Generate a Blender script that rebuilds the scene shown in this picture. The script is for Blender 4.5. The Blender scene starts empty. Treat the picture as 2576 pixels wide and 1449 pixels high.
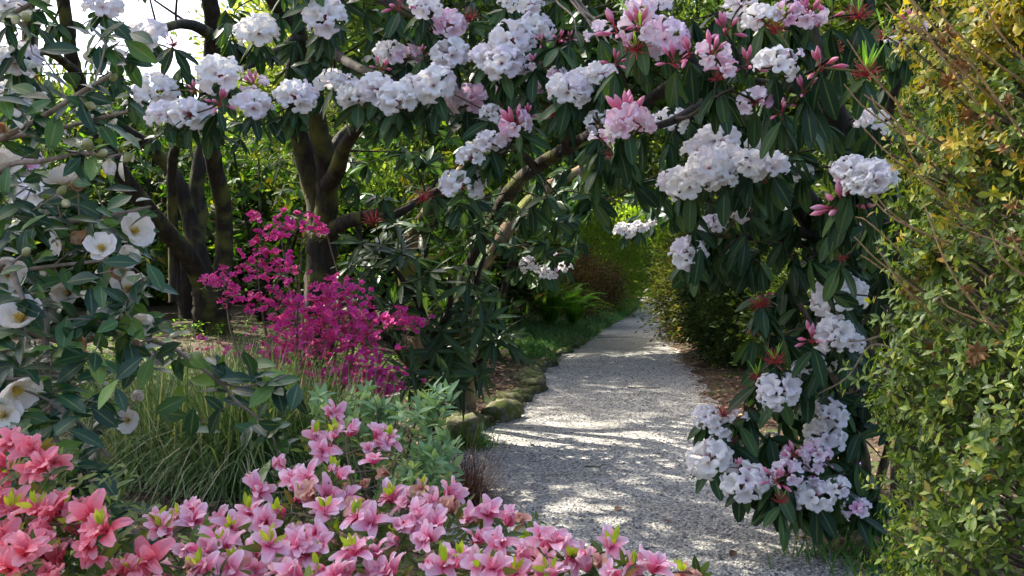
import bpy, math
import numpy as np
from mathutils import Matrix, Vector

# ---------------------------------------------------------------- camera, sky, sun, exposure
SC = bpy.context.scene
COL = SC.collection
EYE = 1.6
PITCH = math.atan(30 / 995)
cam = bpy.data.cameras.new('camera')
cam.sensor_width = 36
cam.lens = 995 / 1024 * 36
cam.clip_start = 0.05
cam.clip_end = 600
camo = bpy.data.objects.new('camera', cam)
COL.objects.link(camo)
camo.location = (0, 0, EYE)
camo.rotation_euler = (math.pi / 2 - PITCH, 0, 0)
SC.camera = camo

SUN = np.array([-0.66, 0.42, 0.80]); SUN /= np.linalg.norm(SUN)
world = bpy.data.worlds.new('World')
SC.world = world
world.use_nodes = True
wn = world.node_tree
sky = wn.nodes.new('ShaderNodeTexSky')
sky.sky_type = 'NISHITA'
sky.sun_disc = False
sky.sun_elevation = math.asin(SUN[2])
sky.sun_rotation = math.atan2(SUN[0], SUN[1])
sky.dust_density = 4.0
sky.air_density = 0.7
sky.ozone_density = 0.6
wn.links.new(sky.outputs[0], wn.nodes['Background'].inputs[0])
wn.nodes['Background'].inputs[1].default_value = 0.15
sun = bpy.data.lights.new('sun', 'SUN')
sun.energy = 5.0
sun.angle = math.radians(0.6)
sun.color = (1.0, 0.93, 0.80)
suno = bpy.data.objects.new('sun', sun)
COL.objects.link(suno)
suno.rotation_euler = Vector(-SUN).to_track_quat('-Z', 'Y').to_euler()
SC.view_settings.view_transform = 'Standard'
SC.view_settings.look = 'None'
SC.view_settings.gamma = 1
SC.view_settings.exposure = 1.8
SC.cycles.use_denoising = True
SC.cycles.max_bounces = 8
SC.cycles.diffuse_bounces = 5
SC.cycles.transmission_bounces = 6
SC.cycles.transparent_max_bounces = 6
SC.cycles.sample_clamp_indirect = 8

# ---------------------------------------------------------------- helpers
RNG = np.random.default_rng(7)
FD = 995 * 2576 / 1024          # focal length in the 2576 px wide view of the photograph
SP, CP = math.sin(PITCH), math.cos(PITCH)

def at(dx, dy, D):
    """point on the plane y = D seen at (dx, dy) of the 2576 x 1449 view"""
    u = (dx - 1288) / FD; v = -(dy - 724.5) / FD
    d = np.array([u, CP + v * SP, -SP + v * CP])
    return np.array([0, 0, EYE]) + d * (D / d[1])

def proj(p):
    p = np.atleast_2d(p) - np.array([0, 0, EYE])
    depth = p[:, 1] * CP - p[:, 2] * SP
    up = p[:, 1] * SP + p[:, 2] * CP
    dd = np.where(np.abs(depth) < 1e-3, 1e-3, depth)
    return 1288 + p[:, 0] / dd * FD, 724.5 - up / dd * FD, depth

def unit(v):
    v = np.asarray(v, float)
    return v / np.maximum(np.linalg.norm(v, axis=-1, keepdims=True), 1e-9)

def frames(d, n):
    d = unit(np.atleast_2d(d)); n = np.broadcast_to(np.atleast_2d(n), d.shape)
    y = np.cross(n, d)
    bad = np.linalg.norm(y, axis=1) < 1e-4
    if bad.any():
        y[bad] = np.cross(np.array([0.31, 0.87, 0.2]), d[bad])
    y = unit(y)
    return np.stack([d, y, np.cross(d, y)], axis=-1)

def smooth(x):
    x = np.clip(x, 0, 1)
    return x * x * (3 - 2 * x)

def mesh_np(name, V, Q, t=None, mat=None, smoothed=True):
    V = np.asarray(V, np.float32); Q = np.asarray(Q, np.int32)
    me = bpy.data.meshes.new(name)
    me.vertices.add(len(V)); me.vertices.foreach_set('co', V.ravel())
    me.loops.add(Q.size); me.loops.foreach_set('vertex_index', Q.ravel())
    me.polygons.add(len(Q)); me.polygons.foreach_set('loop_start', np.arange(len(Q), dtype=np.int32) * 4)
    me.polygons.foreach_set('use_smooth', np.full(len(Q), smoothed))
    me.update(calc_edges=True)
    if t is not None:
        a = me.attributes.new('t', 'FLOAT', 'POINT')
        a.data.foreach_set('value', np.asarray(t, np.float32))
    if mat is not None:
        me.materials.append(mat)
    return me

class Acc:
    """collects quads for one mesh"""
    def __init__(s): s.V = []; s.Q = []; s.T = []; s.n = 0
    def add(s, V, Q, t=None):
        s.V.append(V); s.Q.append(np.asarray(Q) + s.n); s.n += len(V)
        s.T.append(np.zeros(len(V)) if t is None else t)
    def inst(s, tpl, P, R, S):
        V, Q, t = tpl
        P = np.atleast_2d(P); N = len(P)
        if N == 0: return
        S = np.broadcast_to(np.asarray(S, float), (N,))
        W = np.einsum('nij,kj->nki', R, V) * S[:, None, None] + P[:, None, :]
        QQ = (Q[None] + (np.arange(N) * len(V))[:, None, None]).reshape(-1, 4)
        s.add(W.reshape(-1, 3), QQ, np.tile(t, N))
    def mesh(s, name, mat, origin=(0, 0, 0)):
        return mesh_np(name, np.concatenate(s.V) - np.asarray(origin), np.concatenate(s.Q), np.concatenate(s.T), mat)

def link(name, data, parent=None, M=None):
    o = bpy.data.objects.new(name, data)
    COL.objects.link(o)
    if parent is not None: o.parent = parent
    if M is not None: o.matrix_basis = M
    return o

def mat4(R, s, p):
    R = np.asarray(R) * s
    return Matrix(((R[0, 0], R[0, 1], R[0, 2], p[0]), (R[1, 0], R[1, 1], R[1, 2], p[1]),
                   (R[2, 0], R[2, 1], R[2, 2], p[2]), (0, 0, 0, 1)))

def tag(o, label, cat, group=None):
    o['label'] = label; o['category'] = cat
    if group: o['group'] = group
    return o

def spline(pts, per=6):
    P = np.asarray(pts, float)
    if len(P) == 2: return np.linspace(P[0], P[1], per + 1)
    A = np.vstack([2 * P[0] - P[1], P, 2 * P[-1] - P[-2]])
    out = []
    for i in range(1, len(A) - 2):
        t = np.linspace(0, 1, per, endpoint=False)[:, None]
        a, b, c, d = A[i - 1], A[i], A[i + 1], A[i + 2]
        out.append(.5 * (2 * b + (c - a) * t + (2 * a - 5 * b + 4 * c - d) * t ** 2 + (3 * b - a - 3 * c + d) * t ** 3))
    return np.vstack(out + [P[-1:]])

def tube(pts, rad, sides=7, rough=0.0, seed=0):
    P = np.asarray(pts, float); n = len(P)
    rad = np.broadcast_to(np.asarray(rad, float), (n,))
    T = unit(np.gradient(P, axis=0))
    ref = np.array([0.3, 0.9, 0.15]) if abs(T[0][1]) < .8 else np.array([0.9, 0.1, 0.3])
    U = unit(ref - T * (T @ ref)[:, None])
    W = np.cross(T, U)
    a = np.linspace(0, 2 * np.pi, sides, endpoint=False)
    ring = np.cos(a)[None, :, None] * U[:, None] + np.sin(a)[None, :, None] * W[:, None]
    r = rad[:, None] * np.ones(sides)
    if rough:
        g = np.random.default_rng(seed)
        flute = g.normal(0, rough, sides)
        r = r * (1 + flute[None] + g.normal(0, rough * .6, (n, sides)))
    V = P[:, None] + ring * r[:, :, None]
    i = np.arange(n - 1)[:, None]; j = np.arange(sides)[None]
    j2 = (j + 1) % sides
    Q = np.stack([i * sides + j, i * sides + j2, (i + 1) * sides + j2, (i + 1) * sides + j], -1).reshape(-1, 4)
    return V.reshape(-1, 3), Q

def leaf_tpl(nseg=6, W=.28, pw=.85, droop=.12, fold=.25, ex=.75, petiole=.0):
    t = np.linspace(0, 1, nseg + 1)
    tt = np.clip((t - petiole) / (1 - petiole), 0, 1)
    w = W / 2 * np.sin(np.pi * np.clip(tt, .004, .985) ** pw) ** ex
    w = np.maximum(w, .014)
    z = -droop * t ** 2
    V = np.zeros((nseg + 1, 3, 3))
    for k, sgn in ((0, -1), (1, 0), (2, 1)):
        V[:, k, 0] = t; V[:, k, 1] = sgn * w; V[:, k, 2] = z + (fold * w if sgn else 0)
    i = np.arange(nseg)[:, None]; j = np.arange(2)[None]
    Q = np.stack([i * 3 + j, (i + 1) * 3 + j, (i + 1) * 3 + j + 1, i * 3 + j + 1], -1).reshape(-1, 4)
    tv = np.tile(np.array([1., 0., 1.]), nseg + 1)         # 0 on the midrib, 1 on the margin
    return V.reshape(-1, 3), Q, tv

def petal_tpl(nu=5, nv=4, W=.52, flare=(.55, .9, 1.0), up=(.0, .45, .42), notch=.05, wave=.03, w0=.12, wp=.8):
    """one petal from the flower's centre outwards along +X, opening upwards along +Z; t = 0 base, 1 rim"""
    u = np.linspace(0, 1, nu + 1); V = []; T = []
    xs = np.interp(u, (0, .35, .7, 1), (0, flare[0] * .45, flare[1] * .75, flare[2]))
    zs = np.interp(u, (0, .4, .75, 1), (up[0], up[1] * .75, up[1], up[2]))
    w = w0 + (W / 2 - w0 * .6) * np.sin(np.pi * np.clip(u * .86, 0, 1) ** wp)
    w[0] = w0 * .5
    for i, uu in enumerate(u):
        for k in range(nv + 1):
            s = k / nv * 2 - 1
            x = xs[i] - (.10 * s * s + notch * (1 - abs(s))) * (uu ** 3)
            V.append((x, s * w[i], zs[i] + .12 * s * s * w[i] * 2 + wave * math.sin(s * 5 + uu * 3) * uu)); T.append(uu)
    n1 = nv + 1
    Q = [(i * n1 + k, (i + 1) * n1 + k, (i + 1) * n1 + k + 1, i * n1 + k + 1) for i in range(nu) for k in range(nv)]
    return np.array(V), np.array(Q), np.array(T)

# ---------------------------------------------------------------- materials
def newmat(name):
    m = bpy.data.materials.new(name); m.use_nodes = True
    nt = m.node_tree; nt.nodes.clear()
    out = nt.nodes.new('ShaderNodeOutputMaterial')
    return m, nt, out

def N(nt, kind, **kw):
    n = nt.nodes.new(kind)
    for k, v in kw.items():
        if k.startswith('i_'):
            key = k[2:]
            n.inputs[int(key) if key.isdigit() else key].default_value = v
        else: setattr(n, k, v)
    return n

def ramp(nt, stops, fac=None, interp='LINEAR'):
    r = nt.nodes.new('ShaderNodeValToRGB'); cr = r.color_ramp; cr.interpolation = interp
    while len(cr.elements) < len(stops): cr.elements.new(.5)
    for e, (p, c) in zip(cr.elements, stops):
        e.position = p; e.color = (*c, 1)
    if fac is not None: nt.links.new(fac, r.inputs[0])
    return r

def rnd(nt):
    oi = N(nt, 'ShaderNodeObjectInfo'); ge = N(nt, 'ShaderNodeNewGeometry')
    ad = N(nt, 'ShaderNodeMath', operation='ADD'); fr = N(nt, 'ShaderNodeMath', operation='FRACT')
    nt.links.new(oi.outputs['Random'], ad.inputs[0]); nt.links.new(ge.outputs['Random Per Island'], ad.inputs[1])
    nt.links.new(ad.outputs[0], fr.inputs[0])
    return fr.outputs[0]

def leaf_mat(name, stops, rough=.4, trans=.3, tcol=(1.25, 1.25, .45), spec=.22, vein=.25, bump=.15, coat=0.0):
    m, nt, out = newmat(name)
    r = rnd(nt)
    c = ramp(nt, stops, r)
    tc = N(nt, 'ShaderNodeTexCoord')
    no = N(nt, 'ShaderNodeTexNoise', i_Scale=18.0, i_Detail=3.0)
    nt.links.new(tc.outputs['Object'], no.inputs['Vector'])
    hs = N(nt, 'ShaderNodeHueSaturation')
    mr = N(nt, 'ShaderNodeMapRange', i_3=.72, i_4=1.25)
    nt.links.new(no.outputs[0], mr.inputs[0]); nt.links.new(mr.outputs[0], hs.inputs['Value'])
    nt.links.new(c.outputs[0], hs.inputs['Color'])
    at_ = N(nt, 'ShaderNodeAttribute', attribute_name='t')
    mx = N(nt, 'ShaderNodeMixRGB', blend_type='MIX')
    vr = ramp(nt, [(0, (vein,) * 3), (.16, (0,) * 3)], at_.outputs['Fac'])
    nt.links.new(vr.outputs[0], mx.inputs[0]); nt.links.new(hs.outputs[0], mx.inputs[1])
    mx.inputs[2].default_value = (.30, .36, .12, 1)
    p = N(nt, 'ShaderNodeBsdfPrincipled', i_Roughness=rough)
    p.inputs['Specular IOR Level'].default_value = spec
    p.inputs['Coat Weight'].default_value = coat
    p.inputs['Coat Roughness'].default_value = .25
    nt.links.new(mx.outputs[0], p.inputs['Base Color'])
    if bump:
        b = N(nt, 'ShaderNodeBump', i_Strength=bump, i_Distance=.01)
        n2 = N(nt, 'ShaderNodeTexNoise', i_Scale=45.0, i_Detail=2.0)
        nt.links.new(tc.outputs['Object'], n2.inputs['Vector'])
        nt.links.new(n2.outputs[0], b.inputs['Height']); nt.links.new(b.outputs[0], p.inputs['Normal'])
    tr = N(nt, 'ShaderNodeBsdfTranslucent')
    tm = N(nt, 'ShaderNodeMixRGB', blend_type='MULTIPLY'); tm.inputs[0].default_value = 1
    nt.links.new(mx.outputs[0], tm.inputs[1]); tm.inputs[2].default_value = (*[x * 1.6 for x in tcol], 1)
    nt.links.new(tm.outputs[0], tr.inputs[0])
    ms = N(nt, 'ShaderNodeMixShader'); ms.inputs[0].default_value = trans
    nt.links.new(p.outputs[0], ms.inputs[1]); nt.links.new(tr.outputs[0], ms.inputs[2])
    nt.links.new(ms.outputs[0], out.inputs[0])
    return m

def petal_mat(name, stops, alt=None, trans=.35, rough=.55, bump=.3, rim=(1, 1, 1)):
    """stops run from the flower's throat (0) to the rim (1); alt is a second ramp mixed in per flower"""
    m, nt, out = newmat(name)
    at_ = N(nt, 'ShaderNodeAttribute', attribute_name='t')
    a = ramp(nt, stops, at_.outputs['Fac'])
    b = ramp(nt, alt or stops, at_.outputs['Fac'])
    mx = N(nt, 'ShaderNodeMixRGB')
    sh = N(nt, 'ShaderNodeMath', operation='POWER', i_1=2.2)
    nt.links.new(rnd(nt), sh.inputs[0]); nt.links.new(sh.outputs[0], mx.inputs[0])
    nt.links.new(a.outputs[0], mx.inputs[1]); nt.links.new(b.outputs[0], mx.inputs[2])
    p = N(nt, 'ShaderNodeBsdfPrincipled', i_Roughness=rough)
    p.inputs['Specular IOR Level'].default_value = .25
    tc = N(nt, 'ShaderNodeTexCoord')
    no = N(nt, 'ShaderNodeTexNoise', i_Scale=9.0, i_Detail=3.0)
    nt.links.new(tc.outputs['Object'], no.inputs['Vector'])
    bp = N(nt, 'ShaderNodeBump', i_Strength=bump, i_Distance=.02)
    nt.links.new(no.outputs[0], bp.inputs['Height']); nt.links.new(bp.outputs[0], p.inputs['Normal'])
    nt.links.new(mx.outputs[0], p.inputs['Base Color'])
    tr = N(nt, 'ShaderNodeBsdfTranslucent'); nt.links.new(mx.outputs[0], tr.inputs[0])
    ms = N(nt, 'ShaderNodeMixShader'); ms.inputs[0].default_value = trans
    nt.links.new(p.outputs[0], ms.inputs[1]); nt.links.new(tr.outputs[0], ms.inputs[2])
    nt.links.new(ms.outputs[0], out.inputs[0])
    return m

def noise_mat(name, stops, scale=6, detail=6, rough=.85, bump=.6, bscale=30, stretch=(1, 1, 1), moss=None, mossamt=.5, dist=.02):
    m, nt, out = newmat(name)
    tc = N(nt, 'ShaderNodeTexCoord'); mp = N(nt, 'ShaderNodeMapping'); mp.inputs['Scale'].default_value = stretch
    nt.links.new(tc.outputs['Object'], mp.inputs['Vector'])
    no = N(nt, 'ShaderNodeTexNoise', i_Scale=float(scale), i_Detail=float(detail), i_Roughness=.65)
    nt.links.new(mp.outputs[0], no.inputs['Vector'])
    c = ramp(nt, stops, no.outputs[0]); col = c.outputs[0]
    if moss:
        n3 = N(nt, 'ShaderNodeTexNoise', i_Scale=3.0, i_Detail=5.0)
        nt.links.new(tc.outputs['Object'], n3.inputs['Vector'])
        rr = ramp(nt, [(mossamt - .07, (0,) * 3), (mossamt + .08, (1,) * 3)], n3.outputs[0])
        mx = N(nt, 'ShaderNodeMixRGB')
        nt.links.new(rr.outputs[0], mx.inputs[0]); nt.links.new(col, mx.inputs[1]); mx.inputs[2].default_value = (*moss, 1)
        col = mx.outputs[0]
    p = N(nt, 'ShaderNodeBsdfPrincipled', i_Roughness=rough)
    p.inputs['Specular IOR Level'].default_value = .25
    nt.links.new(col, p.inputs['Base Color'])
    n2 = N(nt, 'ShaderNodeTexNoise', i_Scale=float(bscale), i_Detail=5.0)
    nt.links.new(mp.outputs[0], n2.inputs['Vector'])
    b = N(nt, 'ShaderNodeBump', i_Strength=bump, i_Distance=dist)
    nt.links.new(n2.outputs[0], b.inputs['Height']); nt.links.new(b.outputs[0], p.inputs['Normal'])
    nt.links.new(p.outputs[0], out.inputs[0])
    return m

def rand_mat(name, stops, rough=.9):
    m, nt, out = newmat(name)
    c = ramp(nt, stops, rnd(nt))
    p = N(nt, 'ShaderNodeBsdfPrincipled', i_Roughness=rough)
    p.inputs['Specular IOR Level'].default_value = .3
    nt.links.new(c.outputs[0], p.inputs['Base Color']); nt.links.new(p.outputs[0], out.inputs[0])
    return m

M_BARK = noise_mat('bark', [(.3, (.012, .010, .008)), (.55, (.034, .027, .021)), (.75, (.075, .060, .046))], scale=14, bscale=40, stretch=(1, 1, .25), moss=(.11, .115, .03), mossamt=.585, bump=.9)
M_BARKPALE = noise_mat('bark_pale', [(.3, (.10, .065, .04)), (.55, (.22, .15, .09)), (.75, (.36, .27, .17))], scale=14, bscale=40, stretch=(1, 1, .25), moss=(.13, .14, .03), mossamt=.56, bump=.9)
M_TWIG = noise_mat('twig_bark', [(.3, (.07, .05, .035)), (.7, (.20, .155, .11))], scale=25, bscale=60, bump=.5)
M_TWIGTAN = noise_mat('tan_twig', [(.3, (.22, .13, .06)), (.7, (.42, .29, .15))], scale=25, bscale=60, bump=.5)
M_CAMSTEM = noise_mat('camellia_stem', [(.3, (.14, .11, .085)), (.7, (.34, .28, .22))], scale=25, bscale=60, bump=.5)
M_RHODO = leaf_mat('rhododendron_leaf', [(0, (.010, .034, .015)), (.6, (.024, .068, .028)), (1, (.065, .125, .04))], rough=.42, trans=.20, spec=.22, vein=.35)
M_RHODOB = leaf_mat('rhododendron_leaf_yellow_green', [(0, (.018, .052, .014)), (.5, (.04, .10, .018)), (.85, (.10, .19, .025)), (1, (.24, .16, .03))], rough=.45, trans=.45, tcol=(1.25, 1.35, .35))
M_RHODOD = leaf_mat('rhododendron_leaf_dark', [(0, (.014, .038, .016)), (.7, (.035, .082, .028)), (1, (.07, .13, .035))], rough=.36, trans=.16, spec=.26, coat=.0)
M_SHOOT = leaf_mat('new_shoot', [(0, (.16, .34, .05)), (1, (.26, .48, .08))], rough=.45, trans=.4, vein=0)
M_LIMESHOOT = leaf_mat('lime_shoot', [(0, (.22, .34, .03)), (1, (.42, .50, .06))], rough=.45, trans=.35, vein=0)
M_CAM = leaf_mat('camellia_leaf', [(0, (.012, .042, .022)), (.6, (.026, .075, .035)), (.88, (.065, .15, .04)), (1, (.18, .30, .05))], rough=.28, trans=.16, spec=.34, coat=.03, vein=.4)
M_AZLEAF = leaf_mat('azalea_leaf', [(0, (.035, .065, .018)), (.55, (.085, .135, .03)), (.8, (.16, .22, .035)), (1, (.22, .085, .04))], rough=.45, trans=.3)
M_HEDGE = leaf_mat('small_hedge_leaf', [(0, (.035, .075, .014)), (.5, (.085, .15, .022)), (.85, (.20, .28, .04)), (.97, (.34, .36, .06)), (1, (.28, .12, .04))], rough=.38, trans=.28, spec=.35)
M_HEDGESUNGOLD = leaf_mat('sunlit_bronze_hedge_leaf', [(0, (.11, .14, .02)), (.45, (.27, .27, .03)), (.8, (.48, .40, .05)), (1, (.46, .22, .04))], rough=.4, trans=.3, spec=.3)  # bronze new growth, plus sunlight on the hedge top put into the colour
M_GLAUC = leaf_mat('grey_green_leaf', [(0, (.13, .24, .13)), (.6, (.22, .36, .20)), (1, (.36, .46, .22))], rough=.6, trans=.25, spec=.25)
M_OLIVE = leaf_mat('olive_leaf', [(0, (.045, .06, .018)), (.6, (.10, .125, .035)), (.94, (.17, .18, .05)), (1, (.28, .09, .04))], rough=.4, trans=.25)
M_DARKBUSH = leaf_mat('dark_bush_leaf', [(0, (.016, .032, .009)), (.8, (.045, .075, .015)), (1, (.12, .15, .03))], rough=.5, trans=.25)
M_REDBUSH = leaf_mat('bronze_bush_leaf', [(0, (.05, .045, .022)), (.7, (.09, .085, .03)), (1, (.26, .07, .04))], rough=.55, trans=.25)
M_LIME = leaf_mat('lime_leaf', [(0, (.085, .16, .02)), (1, (.21, .30, .04))], rough=.5, trans=.45)
M_FAR = leaf_mat('far_leaf', [(0, (.018, .040, .014)), (.6, (.045, .085, .022)), (1, (.13, .17, .045))], rough=.5, trans=.4)
M_FARPALE = leaf_mat('far_pale_leaf', [(0, (.085, .13, .04)), (.6, (.15, .20, .06)), (1, (.28, .30, .12))], rough=.5, trans=.45)
M_FERN = leaf_mat('fern_green', [(0, (.09, .24, .02)), (1, (.20, .38, .04))], rough=.5, trans=.45, vein=0)
M_GRASS = leaf_mat('grass_blade', [(0, (.05, .11, .035)), (.5, (.12, .20, .07)), (.78, (.20, .26, .13)), (1, (.46, .42, .28))], rough=.5, trans=.3, vein=0, bump=0)
M_VERGE = leaf_mat('verge_blade', [(0, (.03, .10, .025)), (.7, (.075, .19, .04)), (1, (.17, .24, .05))], rough=.5, trans=.3, vein=0, bump=0)
M_REDGRASS = leaf_mat('bronze_grass_blade', [(0, (.055, .03, .025)), (1, (.16, .085, .055))], rough=.5, trans=.15, vein=0, bump=0, tcol=(1, .8, .6))
M_COVER = leaf_mat('ground_cover_leaf', [(0, (.08, .20, .02)), (1, (.20, .36, .05))], rough=.5, trans=.35, vein=0)
M_WHITE = petal_mat('white_petal', [(0, (.42, .16, .22)), (.10, (.60, .42, .46)), (.28, (.87, .86, .83)), (1, (.91, .90, .88))],
                    [(0, (.45, .12, .22)), (.12, (.62, .42, .50)), (.35, (.86, .82, .87)), (1, (.87, .79, .88))])
M_BLUSH = petal_mat('blush_petal', [(0, (.55, .12, .24)), (.2, (.85, .70, .78)), (1, (.90, .84, .89))],
                    [(0, (.62, .10, .25)), (.3, (.82, .48, .66)), (1, (.85, .55, .76))])
M_BUD = petal_mat('pink_bud', [(0, (.45, .03, .09)), (.4, (.72, .20, .34)), (1, (.88, .56, .70))],
                  [(0, (.40, .03, .07)), (.5, (.68, .14, .24)), (1, (.82, .36, .50))], trans=.2)
M_RED = rand_mat('crimson_stalk', [(0, (.30, .025, .035)), (1, (.52, .07, .075))], rough=.5)
M_PINK = petal_mat('pink_azalea_petal', [(0, (.80, .08, .20)), (.35, (.87, .19, .36)), (.65, (.91, .42, .57)), (1, (.93, .70, .80))],
                   [(0, (.80, .14, .22)), (.5, (.87, .36, .48)), (1, (.90, .56, .62))])
M_FADED = petal_mat('faded_azalea_petal', [(0, (.70, .22, .20)), (1, (.80, .50, .42))], [(0, (.55, .24, .14)), (1, (.72, .44, .30))])
M_CORAL = petal_mat('coral_azalea_petal', [(0, (.80, .06, .10)), (.4, (.86, .15, .21)), (1, (.90, .34, .42))],
                    [(0, (.80, .08, .12)), (.5, (.86, .22, .26)), (1, (.90, .46, .50))])
M_STAMEN = rand_mat('azalea_stamen', [(0, (.60, .10, .20)), (1, (.35, .06, .12))], .5)
M_CREAM = petal_mat('camellia_petal', [(0, (.78, .66, .40)), (.3, (.86, .82, .72)), (1, (.89, .84, .82))], [(0, (.75, .62, .40)), (1, (.87, .79, .77))])
M_BROWNED = petal_mat('browned_camellia_petal', [(0, (.60, .42, .22)), (.5, (.78, .62, .46)), (1, (.55, .33, .19))], [(0, (.60, .34, .12)), (1, (.62, .28, .09))])
M_YELLOW = rand_mat('camellia_stamen', [(0, (.70, .50, .07)), (1, (.80, .62, .16))], .6)
M_CAMBUD = petal_mat('camellia_bud', [(0, (.25, .30, .09)), (.6, (.48, .48, .22)), (1, (.78, .74, .58))])
M_MAG = petal_mat('magenta_petal', [(0, (.55, .02, .24)), (.6, (.70, .045, .40)), (1, (.76, .09, .50))], [(0, (.68, .04, .14)), (1, (.82, .14, .28))], trans=.3)
M_BLUE = rand_mat('bluebell_petal', [(0, (.10, .08, .40)), (1, (.18, .15, .55))], .5)
M_SEED = rand_mat('dead_seed_head', [(0, (.20, .10, .04)), (1, (.34, .19, .08))], .9)
M_LITTER = rand_mat('leaf_litter', [(0, (.10, .05, .03)), (.5, (.20, .11, .065)), (.85, (.32, .20, .13)), (1, (.42, .32, .22))], .85)
M_STONE = noise_mat('mossy_stone', [(.3, (.10, .085, .07)), (.55, (.22, .19, .155)), (.75, (.36, .32, .26))], scale=9, bscale=24, moss=(.085, .11, .02), mossamt=.46, bump=.9)
M_GRIT = rand_mat('gravel_stone', [(0, (.10, .098, .095)), (.4, (.33, .32, .30)), (.85, (.55, .53, .49)), (1, (.74, .71, .65))], .8)

# path: fine pale grit
def path_material():
    m, nt, out = newmat('gravel')
    tc = N(nt, 'ShaderNodeTexCoord')
    v = N(nt, 'ShaderNodeTexVoronoi', i_Scale=70.0)
    nt.links.new(tc.outputs['Object'], v.inputs['Vector'])
    sx = N(nt, 'ShaderNodeSeparateColor'); nt.links.new(v.outputs['Color'], sx.inputs[0])
    c = ramp(nt, [(0, (.10, .098, .095)), (.35, (.30, .295, .28)), (.8, (.47, .455, .42)), (1, (.66, .64, .58))], sx.outputs[0])
    n1 = N(nt, 'ShaderNodeTexNoise', i_Scale=1.7, i_Detail=6.0, i_Roughness=.6)
    nt.links.new(tc.outputs['Object'], n1.inputs['Vector'])
    r1 = ramp(nt, [(.3, (.72, .70, .66)), (.5, (.95, .95, .95)), (.7, (1.1, 1.09, 1.06))], n1.outputs[0])
    mx = N(nt, 'ShaderNodeMixRGB', blend_type='MULTIPLY'); mx.inputs[0].default_value = 1
    nt.links.new(c.outputs[0], mx.inputs[1]); nt.links.new(r1.outputs[0], mx.inputs[2])
    p = N(nt, 'ShaderNodeBsdfPrincipled', i_Roughness=.85)
    p.inputs['Specular IOR Level'].default_value = .25
    nt.links.new(mx.outputs[0], p.inputs['Base Color'])
    b = N(nt, 'ShaderNodeBump', i_Strength=1.0, i_Distance=.008); b.invert = True
    n2 = N(nt, 'ShaderNodeTexNoise', i_Scale=60.0, i_Detail=4.0)
    nt.links.new(tc.outputs['Object'], n2.inputs['Vector'])
    ad = N(nt, 'ShaderNodeMath', operation='ADD')
    nt.links.new(v.outputs['Distance'], ad.inputs[0]); nt.links.new(n2.outputs[0], ad.inputs[1])
    nt.links.new(ad.outputs[0], b.inputs['Height']); nt.links.new(b.outputs[0], p.inputs['Normal'])
    nt.links.new(p.outputs[0], out.inputs[0])
    return m
M_PATH = path_material()
M_SOIL = noise_mat('bed_soil', [(.3, (.035, .024, .017)), (.5, (.075, .05, .034)), (.7, (.14, .092, .062))], scale=22, detail=8, bscale=45, moss=(.055, .075, .018), mossamt=.58, bump=1.0, dist=.03)

# ---------------------------------------------------------------- ground and path
LD = [-6, 3, 4.4, 5.2, 6.25, 7.84, 9.2, 10, 11.9, 13.3, 16, 18.1, 21.5, 26.5, 31.8, 38, 60]
LX = [.75, .7, .3, -.25, -.5, -.48, -.36, .02, .27, .33, .62, 1.21, 1.85, 2.95, 4.05, 4.6, 4.0]
RD = [-6, 5.1, 6, 6.45, 7.27, 9.3, 11.1, 14.25, 16.6, 22, 26.5, 31.8, 38, 60]
RX = [3.0, 1.85, 1.57, 1.5, 1.55, 1.85, 2.2, 2.55, 2.72, 3.3, 4.3, 5.5, 6.4, 6.2]
def pl(y): return np.interp(y, LD, LX)
def pr(y): return np.interp(y, RD, RX)
def wob(x, y, s=1.0, k=0):
    return (np.sin(x * 1.7 * s + y * 2.3 * s + k) + np.sin(x * 3.9 * s - y * 1.3 * s + 2 * k) * .6 + np.sin(y * 5.1 * s + x * .7 * s + k * 3) * .4) / 2
def ground_z(x, y):
    x = np.asarray(x, float); y = np.asarray(y, float)
    e = .05 * wob(x * 0, y, 2.6, 1.0)
    dl = pl(y) + e - x; dr = x - pr(y) + e
    left = .09 * smooth(dl / .22) + .62 * smooth((dl - .15) / 3.0) * smooth((y - 5.0) / 5.5)
    right = .05 * smooth(dr / .3) + .14 * smooth((dr - .2) / 2.5)
    inside = smooth(np.minimum(-dl, -dr) / .15)
    return left + right - .05 * inside + .025 * wob(x, y, 2.0, 4.0) * (1 - inside) + .3 * smooth((y - 34) / 30)

def axis_grid(lo, hi, fine_lo, fine_hi, fine, coarse):
    return np.concatenate([np.arange(lo, fine_lo, coarse), np.arange(fine_lo, fine_hi, fine), np.arange(fine_hi, hi + coarse, coarse)])
gx = axis_grid(-160, 160, -6, 8, .09, 7.0)
gy = np.concatenate([np.arange(-60, 2, 4.0), np.arange(2, 20, .10), np.arange(20, 40, .4), np.arange(40, 260, 8)])
GX, GY = np.meshgrid(gx, gy)
V = np.stack([GX, GY, ground_z(GX, GY)], -1).reshape(-1, 3)
nx, ny = len(gx), len(gy)
i = np.arange(ny - 1)[:, None]; j = np.arange(nx - 1)[None]
Q = np.stack([i * nx + j, i * nx + j + 1, (i + 1) * nx + j + 1, (i + 1) * nx + j], -1).reshape(-1, 4)
o = link('ground', mesh_np('ground', V, Q, mat=M_SOIL)); o['kind'] = 'structure'
ys = np.concatenate([np.arange(-6, 40, .25), np.arange(40, 60.1, 2)])
us = np.linspace(0, 1, 25)
PX = pl(ys)[:, None] * (1 - us) + pr(ys)[:, None] * us
PX = PX + (us - .5)[None] * .5
PY = np.repeat(ys[:, None], 25, 1)
PZ = .014 * wob(PX, PY, 1.3, 2.0) + .02 * (1 - (2 * us[None] - 1) ** 2) + .3 * smooth((PY - 34) / 30)
V = np.stack([PX, PY, PZ], -1).reshape(-1, 3)
i = np.arange(len(ys) - 1)[:, None]; j = np.arange(24)[None]
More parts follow.
